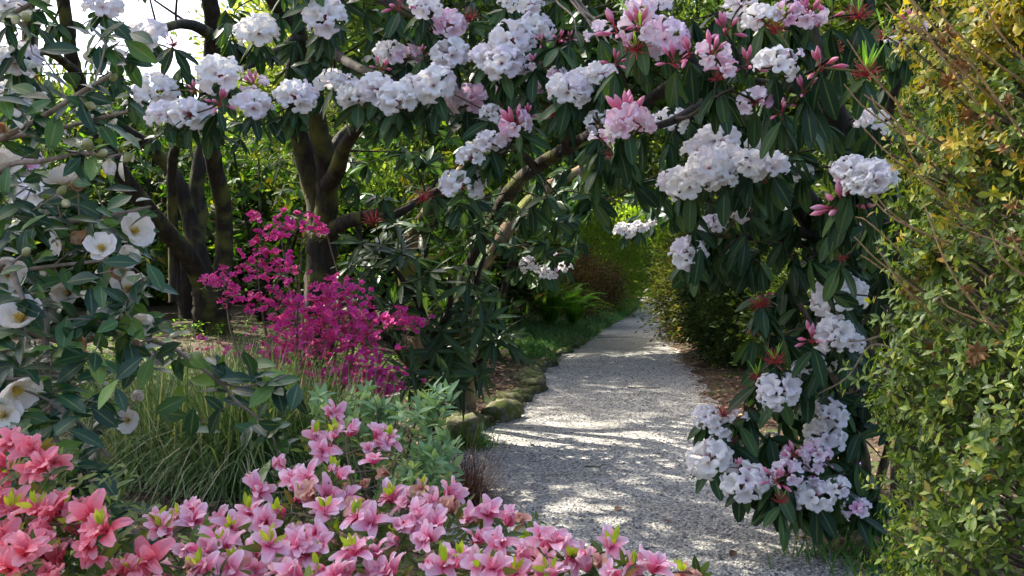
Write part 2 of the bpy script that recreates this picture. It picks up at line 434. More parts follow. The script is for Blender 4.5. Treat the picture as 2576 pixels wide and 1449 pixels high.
Q = np.stack([i * 25 + j, i * 25 + j + 1, (i + 1) * 25 + j + 1, (i + 1) * 25 + j], -1).reshape(-1, 4)
o = link('path', mesh_np('path', V, Q, mat=M_PATH)); o['kind'] = 'structure'
def path_z(x, y):
    u = (x - pl(y)) / (pr(y) - pl(y)); u = (u - .5) / (1 + .5 / (pr(y) - pl(y))) + .5
    return .014 * wob(x, y, 1.3, 2.0) + .02 * (1 - (2 * u - 1) ** 2) + .3 * smooth((y - 34) / 30)

# loose stones of the gravel
oct_tpl = (np.array([[1, 0, 0], [0, 1, 0], [-1, 0, 0], [0, -1, 0], [.35, .3, .7], [-.3, .35, .6], [-.3, -.3, .7], [.3, -.35, .6]], float),
           np.array([[0, 1, 5, 4], [1, 2, 6, 5], [2, 3, 7, 6], [3, 0, 4, 7], [4, 5, 6, 7]]), np.zeros(8))
n = 30000
y = 4.4 + (RNG.random(n) ** 1.7) * 12
x = pl(y) + (pr(y) - pl(y)) * (RNG.random(n) * 1.1 - .05)
s = RNG.gamma(4, .0016, n) + .003
R = frames(np.stack([np.cos(a := RNG.random(n) * 6.28), np.sin(a), RNG.normal(0, .2, n)], -1), [[0, 0, 1]])
A = Acc(); A.inst(oct_tpl, np.stack([x, y, path_z(x, y) - s * .15], -1), R, s)
o = link('gravel', A.mesh('gravel', M_GRIT)); o['kind'] = 'stuff'; tag(o, 'loose pale grey grit scattered over the garden path', 'gravel')

# leaf litter on the beds
lit = leaf_tpl(2, W=.4, droop=.2, fold=.5)
n = 14000
y = 3 + RNG.random(n) ** 1.2 * 24
x = np.where(RNG.random(n) < .72, pl(y) - RNG.gamma(1.3, 1.3, n) + .05, pr(y) + RNG.gamma(1.2, .6, n) - .10)
a = RNG.random(n) * 6.28
R = frames(np.stack([np.cos(a), np.sin(a), RNG.normal(0, .25, n)], -1), np.stack([RNG.normal(0, .3, n), RNG.normal(0, .3, n), np.ones(n)], -1))
A = Acc(); A.inst(lit, np.stack([x, y, np.maximum(ground_z(x, y), path_z(x, y)) + .012], -1), R, RNG.uniform(.03, .10, n))
o = link('leaf_litter', A.mesh('leaf_litter', M_LITTER)); o['kind'] = 'stuff'; tag(o, 'dry brown fallen leaves covering the planting beds', 'leaf litter')

# ---------------------------------------------------------------- plant builder
RH_HI = leaf_tpl(8, W=.36, droop=.14, fold=.20, petiole=.08, pw=1.0, ex=.5)
RH_LO = leaf_tpl(4, W=.36, droop=.16, fold=.20, petiole=.08, pw=1.0, ex=.5)
ME = {}
def shared(key, tpl, mat):
    if key not in ME: ME[key] = mesh_np(key, tpl[0], tpl[1], tpl[2], mat)
    return ME[key]

class Plant:
    def __init__(s, name, label, cat, base, bark, group=None, seed=1):
        s.base = np.asarray(base, float)
        s.root = bpy.data.objects.new(name, None); COL.objects.link(s.root)
        s.root.location = s.base; s.root.empty_display_size = .2
        tag(s.root, label, cat, group)
        s.bark = bark; s.P = []; s.Rr = []; s.g = np.random.default_rng(seed)
        s.twigs = Acc(); s.leaves = []; s.seed = seed
    def part(s, name, data, R=None, sc=1.0, p=None, parent=None):
        M = mat4(np.eye(3) if R is None else R, sc, (np.asarray(p) - s.base) if p is not None else (0, 0, 0))
        return link(name, data, parent or s.root, M)
    def limb(s, pts, r0, r1, name='limb', sides=9, rough=.05, per=6, mat=None, nodes=True):
        P = spline(pts, per); L = len(P)
        if rough: P = P + s.g.normal(0, rough * (r0 + r1) * .25, P.shape)
        r = r0 + (r1 - r0) * np.linspace(0, 1, L) ** .8
        V, Q = tube(P, r, sides, rough, s.seed + len(s.P))
        s.part(name, mesh_np(name, V - s.base, Q, mat=mat or s.bark))
        if nodes: s.P += list(P); s.Rr += list(r)
    def grow(s, target, r_tip=.005, sag=.12, thick=.010):
        """a branch from the nearest wood to the target; returns its end direction"""
        t = np.asarray(target, float)
        P = np.array(s.P); R = np.array(s.Rr)
        d = np.linalg.norm(P - t, axis=1)
        cost = d + .5 * np.maximum(P[:, 2] - t[2], 0) - .12 * np.minimum(R / .05, 1)
        k = int(np.argmin(cost)); a = P[k]; L = d[k]
        if L < .02: return np.array([0, 0, 1.])
        m = (a + t) / 2 + s.g.normal(0, .10 * L, 3); m[2] += (.10 if t[2] > a[2] - .1 else -.05) * L - sag * L * .5
        u = np.linspace(0, 1, max(4, min(9, int(L / .12) + 3)))[:, None]
        C = a * (1 - u) ** 2 + 2 * m * u * (1 - u) + t * u ** 2
        r0 = min(R[k] * .75, r_tip + thick * L)
        rr = r0 + (r_tip - r0) * u[:, 0]
        V, Q = tube(C, rr, 6 if r0 > .012 else 5)
        if L > .55:
            s.part('branch', mesh_np('branch', V - s.base, Q, mat=s.bark))
        else: s.twigs.add(V, Q)
        s.P += list(C[1:]); s.Rr += list(rr[1:])
        return unit(C[-1] - C[-2])
    def whorl(s, p, axis, n, L, el=(-1.0, -.2), jit=.25):
        g = s.g; axis = unit(axis)
        ref = unit(np.cross(axis, [0.2, 0.9, 0.3])); r2 = np.cross(axis, ref)
        ph = g.random() * 6.28 + np.arange(n) * 6.28 / n + g.normal(0, jit, n)
        e = g.uniform(el[0], el[1], n)
        rad = np.cos(ph)[:, None] * ref + np.sin(ph)[:, None] * r2
        d = rad * np.cos(e)[:, None] + axis * np.sin(e)[:, None]
        nn = rad * -np.sin(e)[:, None] + axis * np.cos(e)[:, None] + g.normal(0, .15, (n, 3))
        s.leaves.append((np.repeat(np.asarray(p)[None], n, 0) - axis * g.uniform(0, .03, n)[:, None], d, nn, L * g.uniform(.65, 1.15, n)))
    def leaf(s, p, d, n, L):
        s.leaves.append((np.atleast_2d(p), np.atleast_2d(d), np.atleast_2d(n), np.atleast_1d(L)))
    def finish(s, key, hi, lo, mat, nobj=300, leafname='leaf', stuffname='foliage'):
        if s.twigs.n: 
            o = s.part('twigs', s.twigs.mesh('twigs', s.bark, s.base)); o['kind'] = 'stuff'
        if not s.leaves: return
        P, D, NN, L = (np.concatenate(z) for z in zip(*s.leaves))
        R = frames(D, NN)
        x, y, dep = proj(P + D * L[:, None] * .5)
        vis = (x > -30) & (x < 2606) & (y > -30) & (y < 1480) & (dep > .3)
        score = np.where(vis, L / np.maximum(dep, .3), -1)
        idx = np.argsort(-score)[:nobj]; idx = idx[score[idx] > 0]
        me = shared(key, hi, mat)
        for k in idx: s.part(leafname, me, R[k], float(L[k]), P[k])
        rest = np.setdiff1d(np.arange(len(P)), idx)
        if len(rest):
            A = Acc(); A.inst(lo, P[rest], R[rest], L[rest])
            o = s.part(stuffname, A.mesh(stuffname, mat, s.base)); o['kind'] = 'stuff'

# ---------------------------------------------------------------- rhododendron flowers
def bell_mesh(name, mat, openness=1.0, seed=0):
    g = np.random.default_rng(seed)
    na = 30; th = np.linspace(0, 2 * np.pi, na, endpoint=False)
    prof = [(.012, 0), (.030, .05), (.060, .15), (.105, .25), (.155, .305), (.21 * openness, .325), (.25 * openness, .305)]
    lob = np.abs(np.cos(2.5 * th)) ** .55
    V = []; T = []
    w = g.normal(0, .012, (5,)); ph = g.random(5) * 6.28
    for q, (r, z) in enumerate(prof):
        k = [0, 0, .02, .06, .15, .30, .42][q]
        rr = r * (1 - k * (1 - lob)) * (1 + (.05 * np.sin(th * 2 + ph[0]) + .04 * np.sin(th * 3 + ph[1])) * q / 6)
        zz = z + (.022 * np.cos(10 * th + ph[2]) + .028 * np.sin(3 * th + ph[3]) + .02 * np.sin(7 * th + ph[4])) * (q / 6) ** 2 - .03 * lob * (q == 6)
        V.append(np.stack([rr * np.cos(th), rr * np.sin(th), zz], -1)); T += [q / 6] * na
    V = np.concatenate(V); Q = []
    for q in range(len(prof) - 1):
        for a in range(na):
            b = (a + 1) % na
            Q.append((q * na + a, q * na + b, (q + 1) * na + b, (q + 1) * na + a))
    return mesh_np(name, V, Q, T, mat)
BELL = [bell_mesh('flower', M_WHITE, 1.0, k) for k in range(3)]
BELLP = [bell_mesh('flower', M_BLUSH, .92, k + 5) for k in range(2)]

def lathe(prof, na=8):
    th = np.linspace(0, 2 * np.pi, na, endpoint=False)
    V = np.concatenate([np.stack([r * np.cos(th), r * np.sin(th), np.full(na, z)], -1) for r, z in prof])
    m = len(prof)
    Q = np.array([(q * na + a, q * na + (a + 1) % na, (q + 1) * na + (a + 1) % na, (q + 1) * na + a) for q in range(m - 1) for a in range(na)])
    T = np.repeat(np.linspace(0, 1, m), na)
    return V, Q, T
BUDT = lathe([(.008, 0), (.018, .08), (.045, .16), (.062, .25), (.050, .33), (.022, .40), (.004, .43)])
BUD = mesh_np('bud', *BUDT, M_BUD)
SHOOT = leaf_tpl(4, W=.13, droop=-.10, fold=.6)

def dirs_dome(n, lo, hi, g):
    k = (np.arange(n) + .5) / n
    c = math.cos(lo) + (math.cos(hi) - math.cos(lo)) * k
    ph = np.arange(n) * 2.39996 + g.random() * 6.28
    sn = np.sqrt(np.maximum(0, 1 - c * c))
    d = np.stack([sn * np.cos(ph), sn * np.sin(ph), c], -1) + g.normal(0, .10, (n, 3))
    return unit(d)
def stalk_mesh(D, L, r=.010, seed=0):
    A = Acc()
    for d, l in zip(D, L):
        u = np.linspace(0, 1, 4)[:, None]
        P = d[None] * l * u + np.array([0, 0, -.12]) * (1 - u) ** 2
        V, Q = tube(P, np.array([.014, r, r, r]), 4); A.add(V, Q)
    return A.mesh('flower_truss', M_RED)
TRUSS = {}
def truss_kind(kind, n, var):
    key = (kind, n, var)
    if key in TRUSS: return TRUSS[key]
    g = np.random.default_rng(hash((n, var)) % 9999 + (0 if kind == 'white' else 77))
    items = []
    if kind in ('white', 'blush'):
        D = dirs_dome(n, .45, 1.85, g); off = .11
        S = g.uniform(1.08, 1.32, n)
        L = np.full(n, off + .02)
        for k in range(n): items.append(('flower', D[k] * off, D[k], S[k]))
    elif kind == 'mixed':       # opening truss: pink buds on top, a few open flowers round the rim
        nb = max(3, n // 2); nf = n - nb
        Db = dirs_dome(nb, .05, .75, g); Df = dirs_dome(nf, 1.0, 1.9, g)
        D = np.concatenate([Db, Df]); L = np.full(n, .14)
        for k in range(nb): items.append(('bud', Db[k] * .14, Db[k], g.uniform(.8, 1.15)))
        for k in range(nf): items.append(('flower', Df[k] * .12, Df[k], g.uniform(.85, 1.0)))
    elif kind == 'bud':
        Du = dirs_dome(max(2, n // 2), .0, .30, g); Ds = dirs_dome(n - len(Du), 1.2, 1.9, g)
        D = np.concatenate([Du, Ds]); L = np.full(len(D), .16)
        for k, d in enumerate(D): items.append(('bud', d * (.16 if k < len(Du) else .2), d, g.uniform(.8, 1.1)))
    else:                       # spent: only crimson stalks
        D = dirs_dome(n * 3, .2, 2.0, g); L = g.uniform(.28, .42, len(D))
    TRUSS[key] = (stalk_mesh(D, L), items)
    return TRUSS[key]

def add_truss(pl_, p, axis, width, kind, n, shoots=0):
    g = pl_.g
    var = int(g.integers(0, 4))
    n = max(4, round(n * .72)) if kind in ('white', 'blush') else n
    me, items = truss_kind(kind, n, var)
    R = frames([np.cross(unit(axis), unit(g.normal(0, 1, 3)))], [axis])[0] * (np.array([1.06, 1.06, .86])[None] if kind in ('white', 'blush') else 1.0)
    width *= 1.10 if kind in ('white', 'blush', 'mixed') else 1.25
    t = pl_.part('flower_truss' if kind != 'bud' else 'bud_truss', me, R, width, p)
    for (k, q, d, sc) in items:
        Rl = frames([np.cross(d, unit(g.normal(0, 1, 3)))], [d])[0]
        if k == 'flower':
            m_ = BELL[int(g.integers(0, 3))] if kind == 'white' else BELLP[int(g.integers(0, 2))]
        else: m_ = BUD
        link(k, m_, t, mat4(Rl, sc, q))
    if shoots:
        D = dirs_dome(shoots, .0, .45, g)
        sm = shared('new_shoot', SHOOT, M_SHOOT)
        for d in D:
            Rl = frames([d], [unit(d * -.3 + np.array([d[0], d[1], -.2]))])[0]
            link('shoot', sm, t, mat4(Rl, g.uniform(.45, .75), d * .05))

C1, C2, C3, C6 = (0, 0), (858.6, 0), (1717.3, 0), (1717.3, 724.5)
def dd(c, x, y): return c[0] + x / 2, c[1] + y / 2

def rhodo(pl_, trusses, leafL, outward, whorls=(), nwh=(7, 10), key='rhododendron_leaf', mat=None, nobj=300, lo=RH_LO, hi=RH_HI, el=(-1.15, -.35), tn=(6, 9), grow2=.4, big=1.0):
    mat = mat or M_RHODO
    g = pl_.g
    T = []
    for (c, x, y, w, D, kind, n, sh) in trusses:
        dx, dy = dd(c, x, y)
        T.append((at(dx, dy, D), w / 2 * D / FD, kind, n, sh))
    jobs = [(p, 'T', (w, k, n, sh)) for p, w, k, n, sh in T] + [(p, 'W', None) for p in whorls]
    W0 = np.array(pl_.P)
    jobs.sort(key=lambda q: np.min(np.linalg.norm(W0 - q[0], axis=1)))
    for p, k, q in jobs:
        if k == 'T':
            w, kind, n, sh = q; w *= big
            axis = unit(np.array([0, 0, 1.0]) + np.asarray(outward) * g.uniform(.3, .8) + g.normal(0, .18, 3))
            c0 = p - axis * w * .10
            pl_.grow(c0)
            add_truss(pl_, c0, axis, w, kind, n, sh)
            pl_.whorl(c0 - axis * .03, axis, int(g.integers(*tn)), leafL, el)
            if g.random() < grow2: pl_.whorl(c0 - axis * .10, axis, 5, leafL, el)
        else:
            dirn = pl_.grow(p)
            axis = unit(dirn * .5 + np.array([0, 0, .8]) + np.asarray(outward) * .4 + g.normal(0, .25, 3))
            pl_.whorl(p, axis, int(g.integers(*nwh)), leafL, el)
    pl_.finish(key, hi, lo, mat, nobj)

def vol(n, boxes, g):
    """random points; boxes are (dx0, dx1, dy0, dy1, D0, D1, share)"""
    w = np.array([b[6] for b in boxes], float); w /= w.sum()
    out = []
    for b, c in zip(boxes, g.multinomial(n, w)):
        for _ in range(c):
            out.append(at(g.uniform(b[0], b[1]), g.uniform(b[2], b[3]), g.uniform(b[4], b[5])))
    return out

def onground(x, y, dz=-.03):
    return np.array([x, y, float(ground_z(x, y)) + dz])

OUT = unit(np.array([.1, -1, 0]))
g0 = np.random.default_rng(3)

# ---- many-stemmed tree on the left
b1 = onground(*at(535, 820, 11.6)[:2])
t1 = Plant('rhododendron_tree', 'mossy many-stemmed rhododendron tree with leaning trunks and white trusses behind the camellia', 'tree', b1, M_BARK, 'white rhododendron trees over the path', 21)
K = 11.4
def A1(x, y, D=K): return at(x, y, D)
t1.limb([b1, A1(530, 760), A1(520, 700)], .21, .19, 'trunk', 12, .08)
t1.limb([A1(520, 730), A1(470, 640, 11), A1(400, 560, 10.6), A1(315, 450, 10.2), A1(250, 330, 9.8), A1(190, 180, 9.4), A1(160, 0, 9), A1(150, -200, 8.6)], .12, .05, 'trunk', 10, .05)
t1.limb([A1(525, 730), A1(490, 600, 11.6), A1(455, 470, 11.6), A1(400, 390, 11.4), A1(330, 335, 11), A1(200, 260, 10.6)], .13, .05, 'trunk', 10, .05)
t1.limb([A1(545, 740), A1(563, 640), A1(560, 520, 11.2), A1(535, 400, 10.8), A1(520, 250, 10.2), A1(535, 90, 9.6), A1(515, -80, 9.2)], .11, .07, 'trunk', 10, .05)
t1.limb([A1(480, 800, 11.9), A1(470, 700, 11.9), A1(500, 560, 12), A1(495, 470, 12), A1(520, 300, 12)], .15, .08, 'trunk', 10, .06)
t1.limb([A1(440, 760, 11), A1(437, 600, 11), A1(435, 400, 10.6), A1(470, 330, 10.2), A1(480, 200, 9.6)], .06, .04, 'trunk', 8, .05)
t1.limb([A1(535, 90, 9.6), A1(470, 60, 8.4), A1(380, 80, 7.2)], .06, .03, 'limb')
t1.limb([A1(190, 180, 9.4), A1(120, 130, 8), A1(60, 160, 7)], .05, .02, 'limb')
t1.limb([A1(520, 250, 10.2), A1(500, 260, 8.6), A1(470, 290, 7.2), A1(400, 270, 6.7)], .05, .02, 'limb')
g = t1.g
TR1 = [(C1, 75, 290, 180, 5.8, 'white', 12, 0), (C1, 95, 475, 180, 5.9, 'white', 12, 0), (C1, 515, 15, 150, 6.4, 'white', 11, 0),
       (C1, 730, 170, 165, 6.6, 'white', 12, 0), (C1, 560, 300, 150, 6.7, 'white', 10, 0), (C1, 785, 450, 175, 6.3, 'white', 12, 0),
       (C1, 835, 575, 160, 6.0, 'white', 11, 0), (C1, 955, 560, 165, 5.9, 'white', 12, 0), (C1, 1045, 585, 110, 6.0, 'blush', 7, 0),
       (C1, 110, 830, 190, 4.6, 'blush', 12, 0), (C1, 175, 945, 165, 4.5, 'white', 11, 0), (C1, 20, 5, 150, 5.6, 'white', 9, 0),
       (C1, 1110, 510, 120, 5.8, 'bud', 8, 0), (C1, 975, 450, 80, 6.1, 'bud', 6, 0), (C1, 75, 205, 60, 5.7, 'bud', 4, 0), (C1, 870, 205, 130, 6.3, 'spent', 8, 0),
       (C1, 150, 375, 110, 6.2, 'spent', 7, 0)]
wh1 = vol(85, [(-250, 150, -250, 30, 6.5, 10, 2), (150, 600, -300, -60, 6.5, 10, 2.5), (-150, 180, 30, 300, 7, 10.5, 1.2), (420, 600, 60, 300, 7, 10.5, 1.0), (180, 430, 190, 300, 7, 10, .6), (350, 620, 290, 350, 7, 10, .5)], g)
rhodo(t1, TR1, .19, OUT, wh1)

# ---- the central tree
b2 = onground(*at(800, 880, 9.0)[:2])
t2 = Plant('rhododendron_tree', 'rhododendron tree with dark forked trunk rising behind the magenta azalea, white trusses overhead', 'tree', b2, M_BARK, 'white rhododendron trees over the path', 22)
t2.limb([b2, at(800, 820, 9), at(805, 700, 9), at(808, 600, 9), at(800, 500, 9), at(765, 390, 8.9)], .155, .10, 'trunk', 14, .07)
t2.limb([at(800, 640, 9), at(820, 520, 8.9), at(822, 420, 8.7), at(800, 320, 8.5), at(790, 200, 8.2), at(808, 110, 7.9), at(815, -60, 7.6)], .12, .06, 'trunk', 12, .05)
t2.limb([at(765, 390, 8.9), at(745, 300, 8.7), at(735, 200, 8.5), at(755, 90, 8.2), at(700, 20, 8), at(640, -80, 7.8)], .09, .05, 'limb', 10, .05)
t2.limb([at(822, 470, 8.8), at(850, 420, 8.4), at(865, 370, 8.2), at(905, 310, 7.8), at(950, 240, 7.2), at(990, 150, 6.8)], .08, .03, 'limb', 9, .05)
t2.limb([at(815, 520, 8.9), at(830, 450, 9.2), at(835, 380, 9.4), at(880, 320, 9.6), at(960, 290, 9.8)], .07, .03, 'limb', 9, .05)
t2.limb([at(815, 600, 9.0), at(850, 568, 8.8), at(900, 548, 8.6), at(960, 540, 8.4)], .08, .055, 'limb', 10, .08)
t2.limb([at(905, 545, 8.5), at(990, 540, 8.6), at(1060, 500, 8.8), at(1120, 470, 9)], .05, .03, 'limb', 9, .05)
t2.limb([at(790, 200, 8.2), at(720, 230, 7.0), at(640, 270, 6.3)], .045, .015, 'limb', 8)
t2.limb([at(808, 110, 7.9), at(880, 160, 7), at(980, 200, 6.3), at(1080, 210, 6.1)], .045, .015, 'limb', 8)
t2.limb([at(755, 90, 8.2), at(660, 150, 7.4), at(590, 180, 6.6)], .04, .015, 'limb', 8)
t2.limb([at(815, -60, 7.6), at(900, -40, 6.8), at(1000, 20, 6.4), at(1100, 60, 6.2)], .06, .02, 'limb', 8)
TR2 = [(C1, 1100, 360, 185, 6.0, 'white', 12, 0), (C1, 1300, 145, 175, 6.3, 'white', 12, 0), (C1, 1640, 70, 180, 6.0, 'white', 13, 0),
       (C1, 1270, 520, 170, 5.9, 'white', 10, 0), (C1, 1495, 475, 175, 6.0, 'white', 12, 0), (C1, 1660, 400, 130, 6.2, 'white', 9, 0),
       (C1, 1280, 420, 150, 6.1, 'mixed', 9, 0),
       (C2, 425, 20, 140, 6.0, 'white', 10, 0), (C2, 540, 115, 160, 6.1, 'blush', 11, 0), (C2, 245, 255, 130, 6.3, 'white', 10, 0),
       (C2, 340, 275, 130, 6.2, 'blush', 10, 0), (C2, 550, 260, 160, 6.0, 'white', 11, 0),
       (C2, 25, 420, 110, 6.2, 'white', 8, 0), (C2, 85, 480, 165, 6.0, 'white', 12, 0), (C2, 190, 435, 165, 5.9, 'white', 12, 0),
       (C2, 285, 490, 180, 5.8, 'white', 13, 0), (C2, 370, 440, 140, 5.9, 'white', 10, 0), (C2, 460, 415, 180, 5.8, 'white', 12, 0),
       (C2, 630, 490, 185, 6.4, 'blush', 12, 0), (C2, 760, 570, 100, 5.8, 'white', 8, 0),
       (C2, 210, 340, 100, 6.0, 'bud', 7, 0), (C2, 295, 20, 130, 6.1, 'bud', 8, 0), (C2, 410, 255, 70, 6.0, 'bud', 5, 0), (C2, 640, 75, 120, 6.1, 'spent', 8, 0),
       (C2, 465, 145, 90, 6.4, 'spent', 7, 0), (C2, 535, 200, 70, 6.1, 'bud', 4, 0)]
wh2 = vol(140, [(560, 1250, -260, 30, 5.8, 9, 4), (560, 1250, 20, 190, 6.6, 8.8, 3), (600, 1250, 230, 300, 6.4, 7.6, 1.2), (880, 1200, 300, 520, 8.2, 10, 1.6)], t2.g)
rhodo(t2, TR2, .19, OUT, wh2)

# ---- tree whose limbs arch over the path
b3 = onground(-.55, 9.6)
t3 = Plant('rhododendron_tree', 'leaning rhododendron tree with pale limbs arching across the gravel path', 'tree', b3, M_BARK, 'white rhododendron trees over the path', 23)
t3.limb([b3, at(1165, 740, 9.6), at(1195, 650, 9.5), at(1245, 550, 9.2), at(1290, 470, 8.8), at(1345, 420, 8.3), at(1430, 370, 7.7), at(1500, 330, 7.2), at(1590, 280, 6.7), at(1700, 200, 6.3)], .10, .035, 'trunk', 11, .06)
t3.limb([b3 + [-.15, .05, 0], at(1020, 690, 9.5), at(1050, 580, 9.4), at(1115, 480, 9.2), at(1175, 420, 8.8), at(1230, 330, 8.2), at(1260, 240, 7.6), at(1300, 130, 7.2), at(1320, 0, 6.8)], .09, .045, 'trunk', 10, .06, mat=M_BARKPALE)
t3.limb([b3 + [.1, .05, 0], at(1190, 720, 9.8), at(1230, 640, 10), at(1340, 500, 10.3), at(1420, 450, 10.6), at(1500, 410, 10.9), at(1560, 385, 11)], .10, .05, 'trunk', 10, .06, mat=M_BARKPALE)
t3.limb([at(1430, 370, 7.7), at(1400, 270, 7), at(1380, 180, 6.4), at(1420, 80, 6)], .05, .02, 'limb', 8)
t3.limb([at(1345, 420, 8.3), at(1290, 370, 7.2), at(1240, 380, 6.4)], .04, .015, 'limb', 8)
t3.limb([at(1560, 385, 11), at(1600, 480, 11.2), at(1650, 520, 11.4)], .04, .015, 'limb', 8)
t3.limb([at(1230, 640, 10), at(1320, 620, 10.6), at(1400, 640, 11)], .035, .015, 'limb', 8)
for (xa, ya, xb, yb, xc, yc) in ((1420, -20, 1480, 50, 1560, 110), (1450, 10, 1520, 60, 1600, 70), (1440, -10, 1500, 90, 1520, 150), (1480, 40, 1540, 30, 1620, 40), (1500, 60, 1540, 120, 1600, 140), (1400, 0, 1440, 40, 1450, 90)):
    t3.limb([at(1410, -60, 6.0), at(xa, ya, 5.9), at(xb, yb, 5.6), at(xc, yc, 5.5)], .010, .003, 'bare_twig', 6, .05, nodes=False, mat=M_CAMSTEM)
TR3 = [(C2, 860, 190, 180, 5.8, 'white', 12, 0), (C2, 985, 130, 150, 5.9, 'white', 11, 0), (C2, 740, 290, 150, 5.8, 'white', 11, 0),
       (C2, 810, 305, 170, 5.7, 'white', 12, 0), (C2, 885, 335, 120, 5.8, 'white', 8, 0), (C2, 965, 310, 100, 5.7, 'mixed', 7, 0),
       (C2, 850, 450, 130, 6.6, 'blush', 9, 0), (C2, 955, 430, 110, 6.5, 'blush', 8, 0), (C2, 870, 615, 180, 5.6, 'mixed', 14, 0),
       (C2, 750, 710, 140, 5.7, 'white', 10, 0), (C2, 660, 790, 130, 5.7, 'white', 9, 0), (C2, 612, 920, 180, 5.8, 'white', 13, 0),
       (C2, 1150, 440, 180, 5.4, 'white', 12, 0), (C2, 1225, 385, 110, 5.5, 'white', 8, 0), (C2, 1310, 360, 140, 5.4, 'white', 10, 0),
       (C2, 1090, 365, 90, 5.6, 'blush', 6, 0), (C2, 835, 5, 90, 6.0, 'white', 8, 0), (C2, 945, 20, 120, 6.0, 'white', 9, 0),
       (C2, 1010, 205, 70, 5.7, 'bud', 4, 0), (C2, 1100, 195, 80, 5.6, 'bud', 5, 0), (C2, 1150, 190, 60, 5.6, 'bud', 4, 0), (C2, 940, 575, 90, 5.7, 'bud', 6, 0),
       (C2, 720, 765, 60, 5.7, 'bud', 4, 0), (C2, 1065, 560, 120, 6.0, 'spent', 8, 0), (C2, 560, 300, 90, 6.3, 'spent', 6, 0),
       (C2, 1110, 1130, 110, 11, 'white', 10, 0), (C2, 1430, 1155, 95, 11, 'white', 10, 0), (C2, 1510, 1138, 70, 11, 'white', 7, 0),
       (C2, 1570, 1110, 70, 11.2, 'white', 7, 0), (C2, 1615, 1065, 65, 11.4, 'white', 7, 0), (C2, 940, 1330, 80, 10, 'white', 9, 0),
       (C2, 1060, 1285, 60, 10.4, 'blush', 6, 0), (C2, 1010, 1370, 80, 10.2, 'white', 8, 0), (C2, 1060, 1375, 60, 10.4, 'blush', 6, 0), (C2, 1130, 1345, 60, 10.6, 'white', 6, 0)]
wh3 = vol(170, [(1200, 1700, -260, 30, 5.6, 8.5, 3), (1200, 1560, 20, 330, 6.4, 8, 3), (1120, 1480, 320, 600, 7.4, 10.5, 3), (1330, 1700, 400, 580, 9, 12, 2.2), (1230, 1480, 560, 680, 9.6, 11, 1.2)], t3.g)
rhodo(t3, TR3, .18, OUT, wh3)

# ---- tall rhododendron on the right, buds opening
b4 = onground(2.45, 5.9)
t4 = Plant('rhododendron_tree', 'tall rhododendron with pink buds and white trusses above the right side of the path', 'tree', b4, M_BARK, 'white rhododendron trees over the path', 24)
t4.limb([b4, at(2330, 1000, 5.9), at(2260, 700, 5.8), at(2160, 450, 5.6), at(2090, 250, 5.4), at(2020, 60, 5.2), at(1960, -150, 5.0)], .10, .05, 'trunk', 10, .06)
t4.limb([b4 + [-.06, .1, 0], at(2250, 900, 6.1), at(2120, 620, 6.2), at(1990, 450, 6.2), at(1900, 330, 6.0), at(1800, 240, 5.6), at(1720, 140, 5.2), at(1640, 40, 5)], .08, .04, 'trunk', 10, .06)
t4.limb([at(2120, 620, 6.2), at(2000, 580, 6.0), at(1880, 540, 5.6), at(1780, 500, 5.3)], .04, .015, 'limb', 8)
t4.limb([at(2160, 450, 5.6), at(2230, 300, 5.0), at(2280, 120, 4.7)], .04, .015, 'limb', 8)
t4.limb([at(2090, 250, 5.4), at(1990, 220, 4.8), at(1880, 200, 4.5)], .04, .012, 'limb', 8)
t4.limb([at(1800, 240, 5.6), at(1700, 300, 5.0), at(1600, 330, 4.7)], .035, .012, 'limb', 8)
t4.limb([at(1700, 300, 5.0), at(1740, 290, 4.5), at(1800, 245, 4.2), at(1850, 220, 4.1)], .012, .006, 'limb', 6)
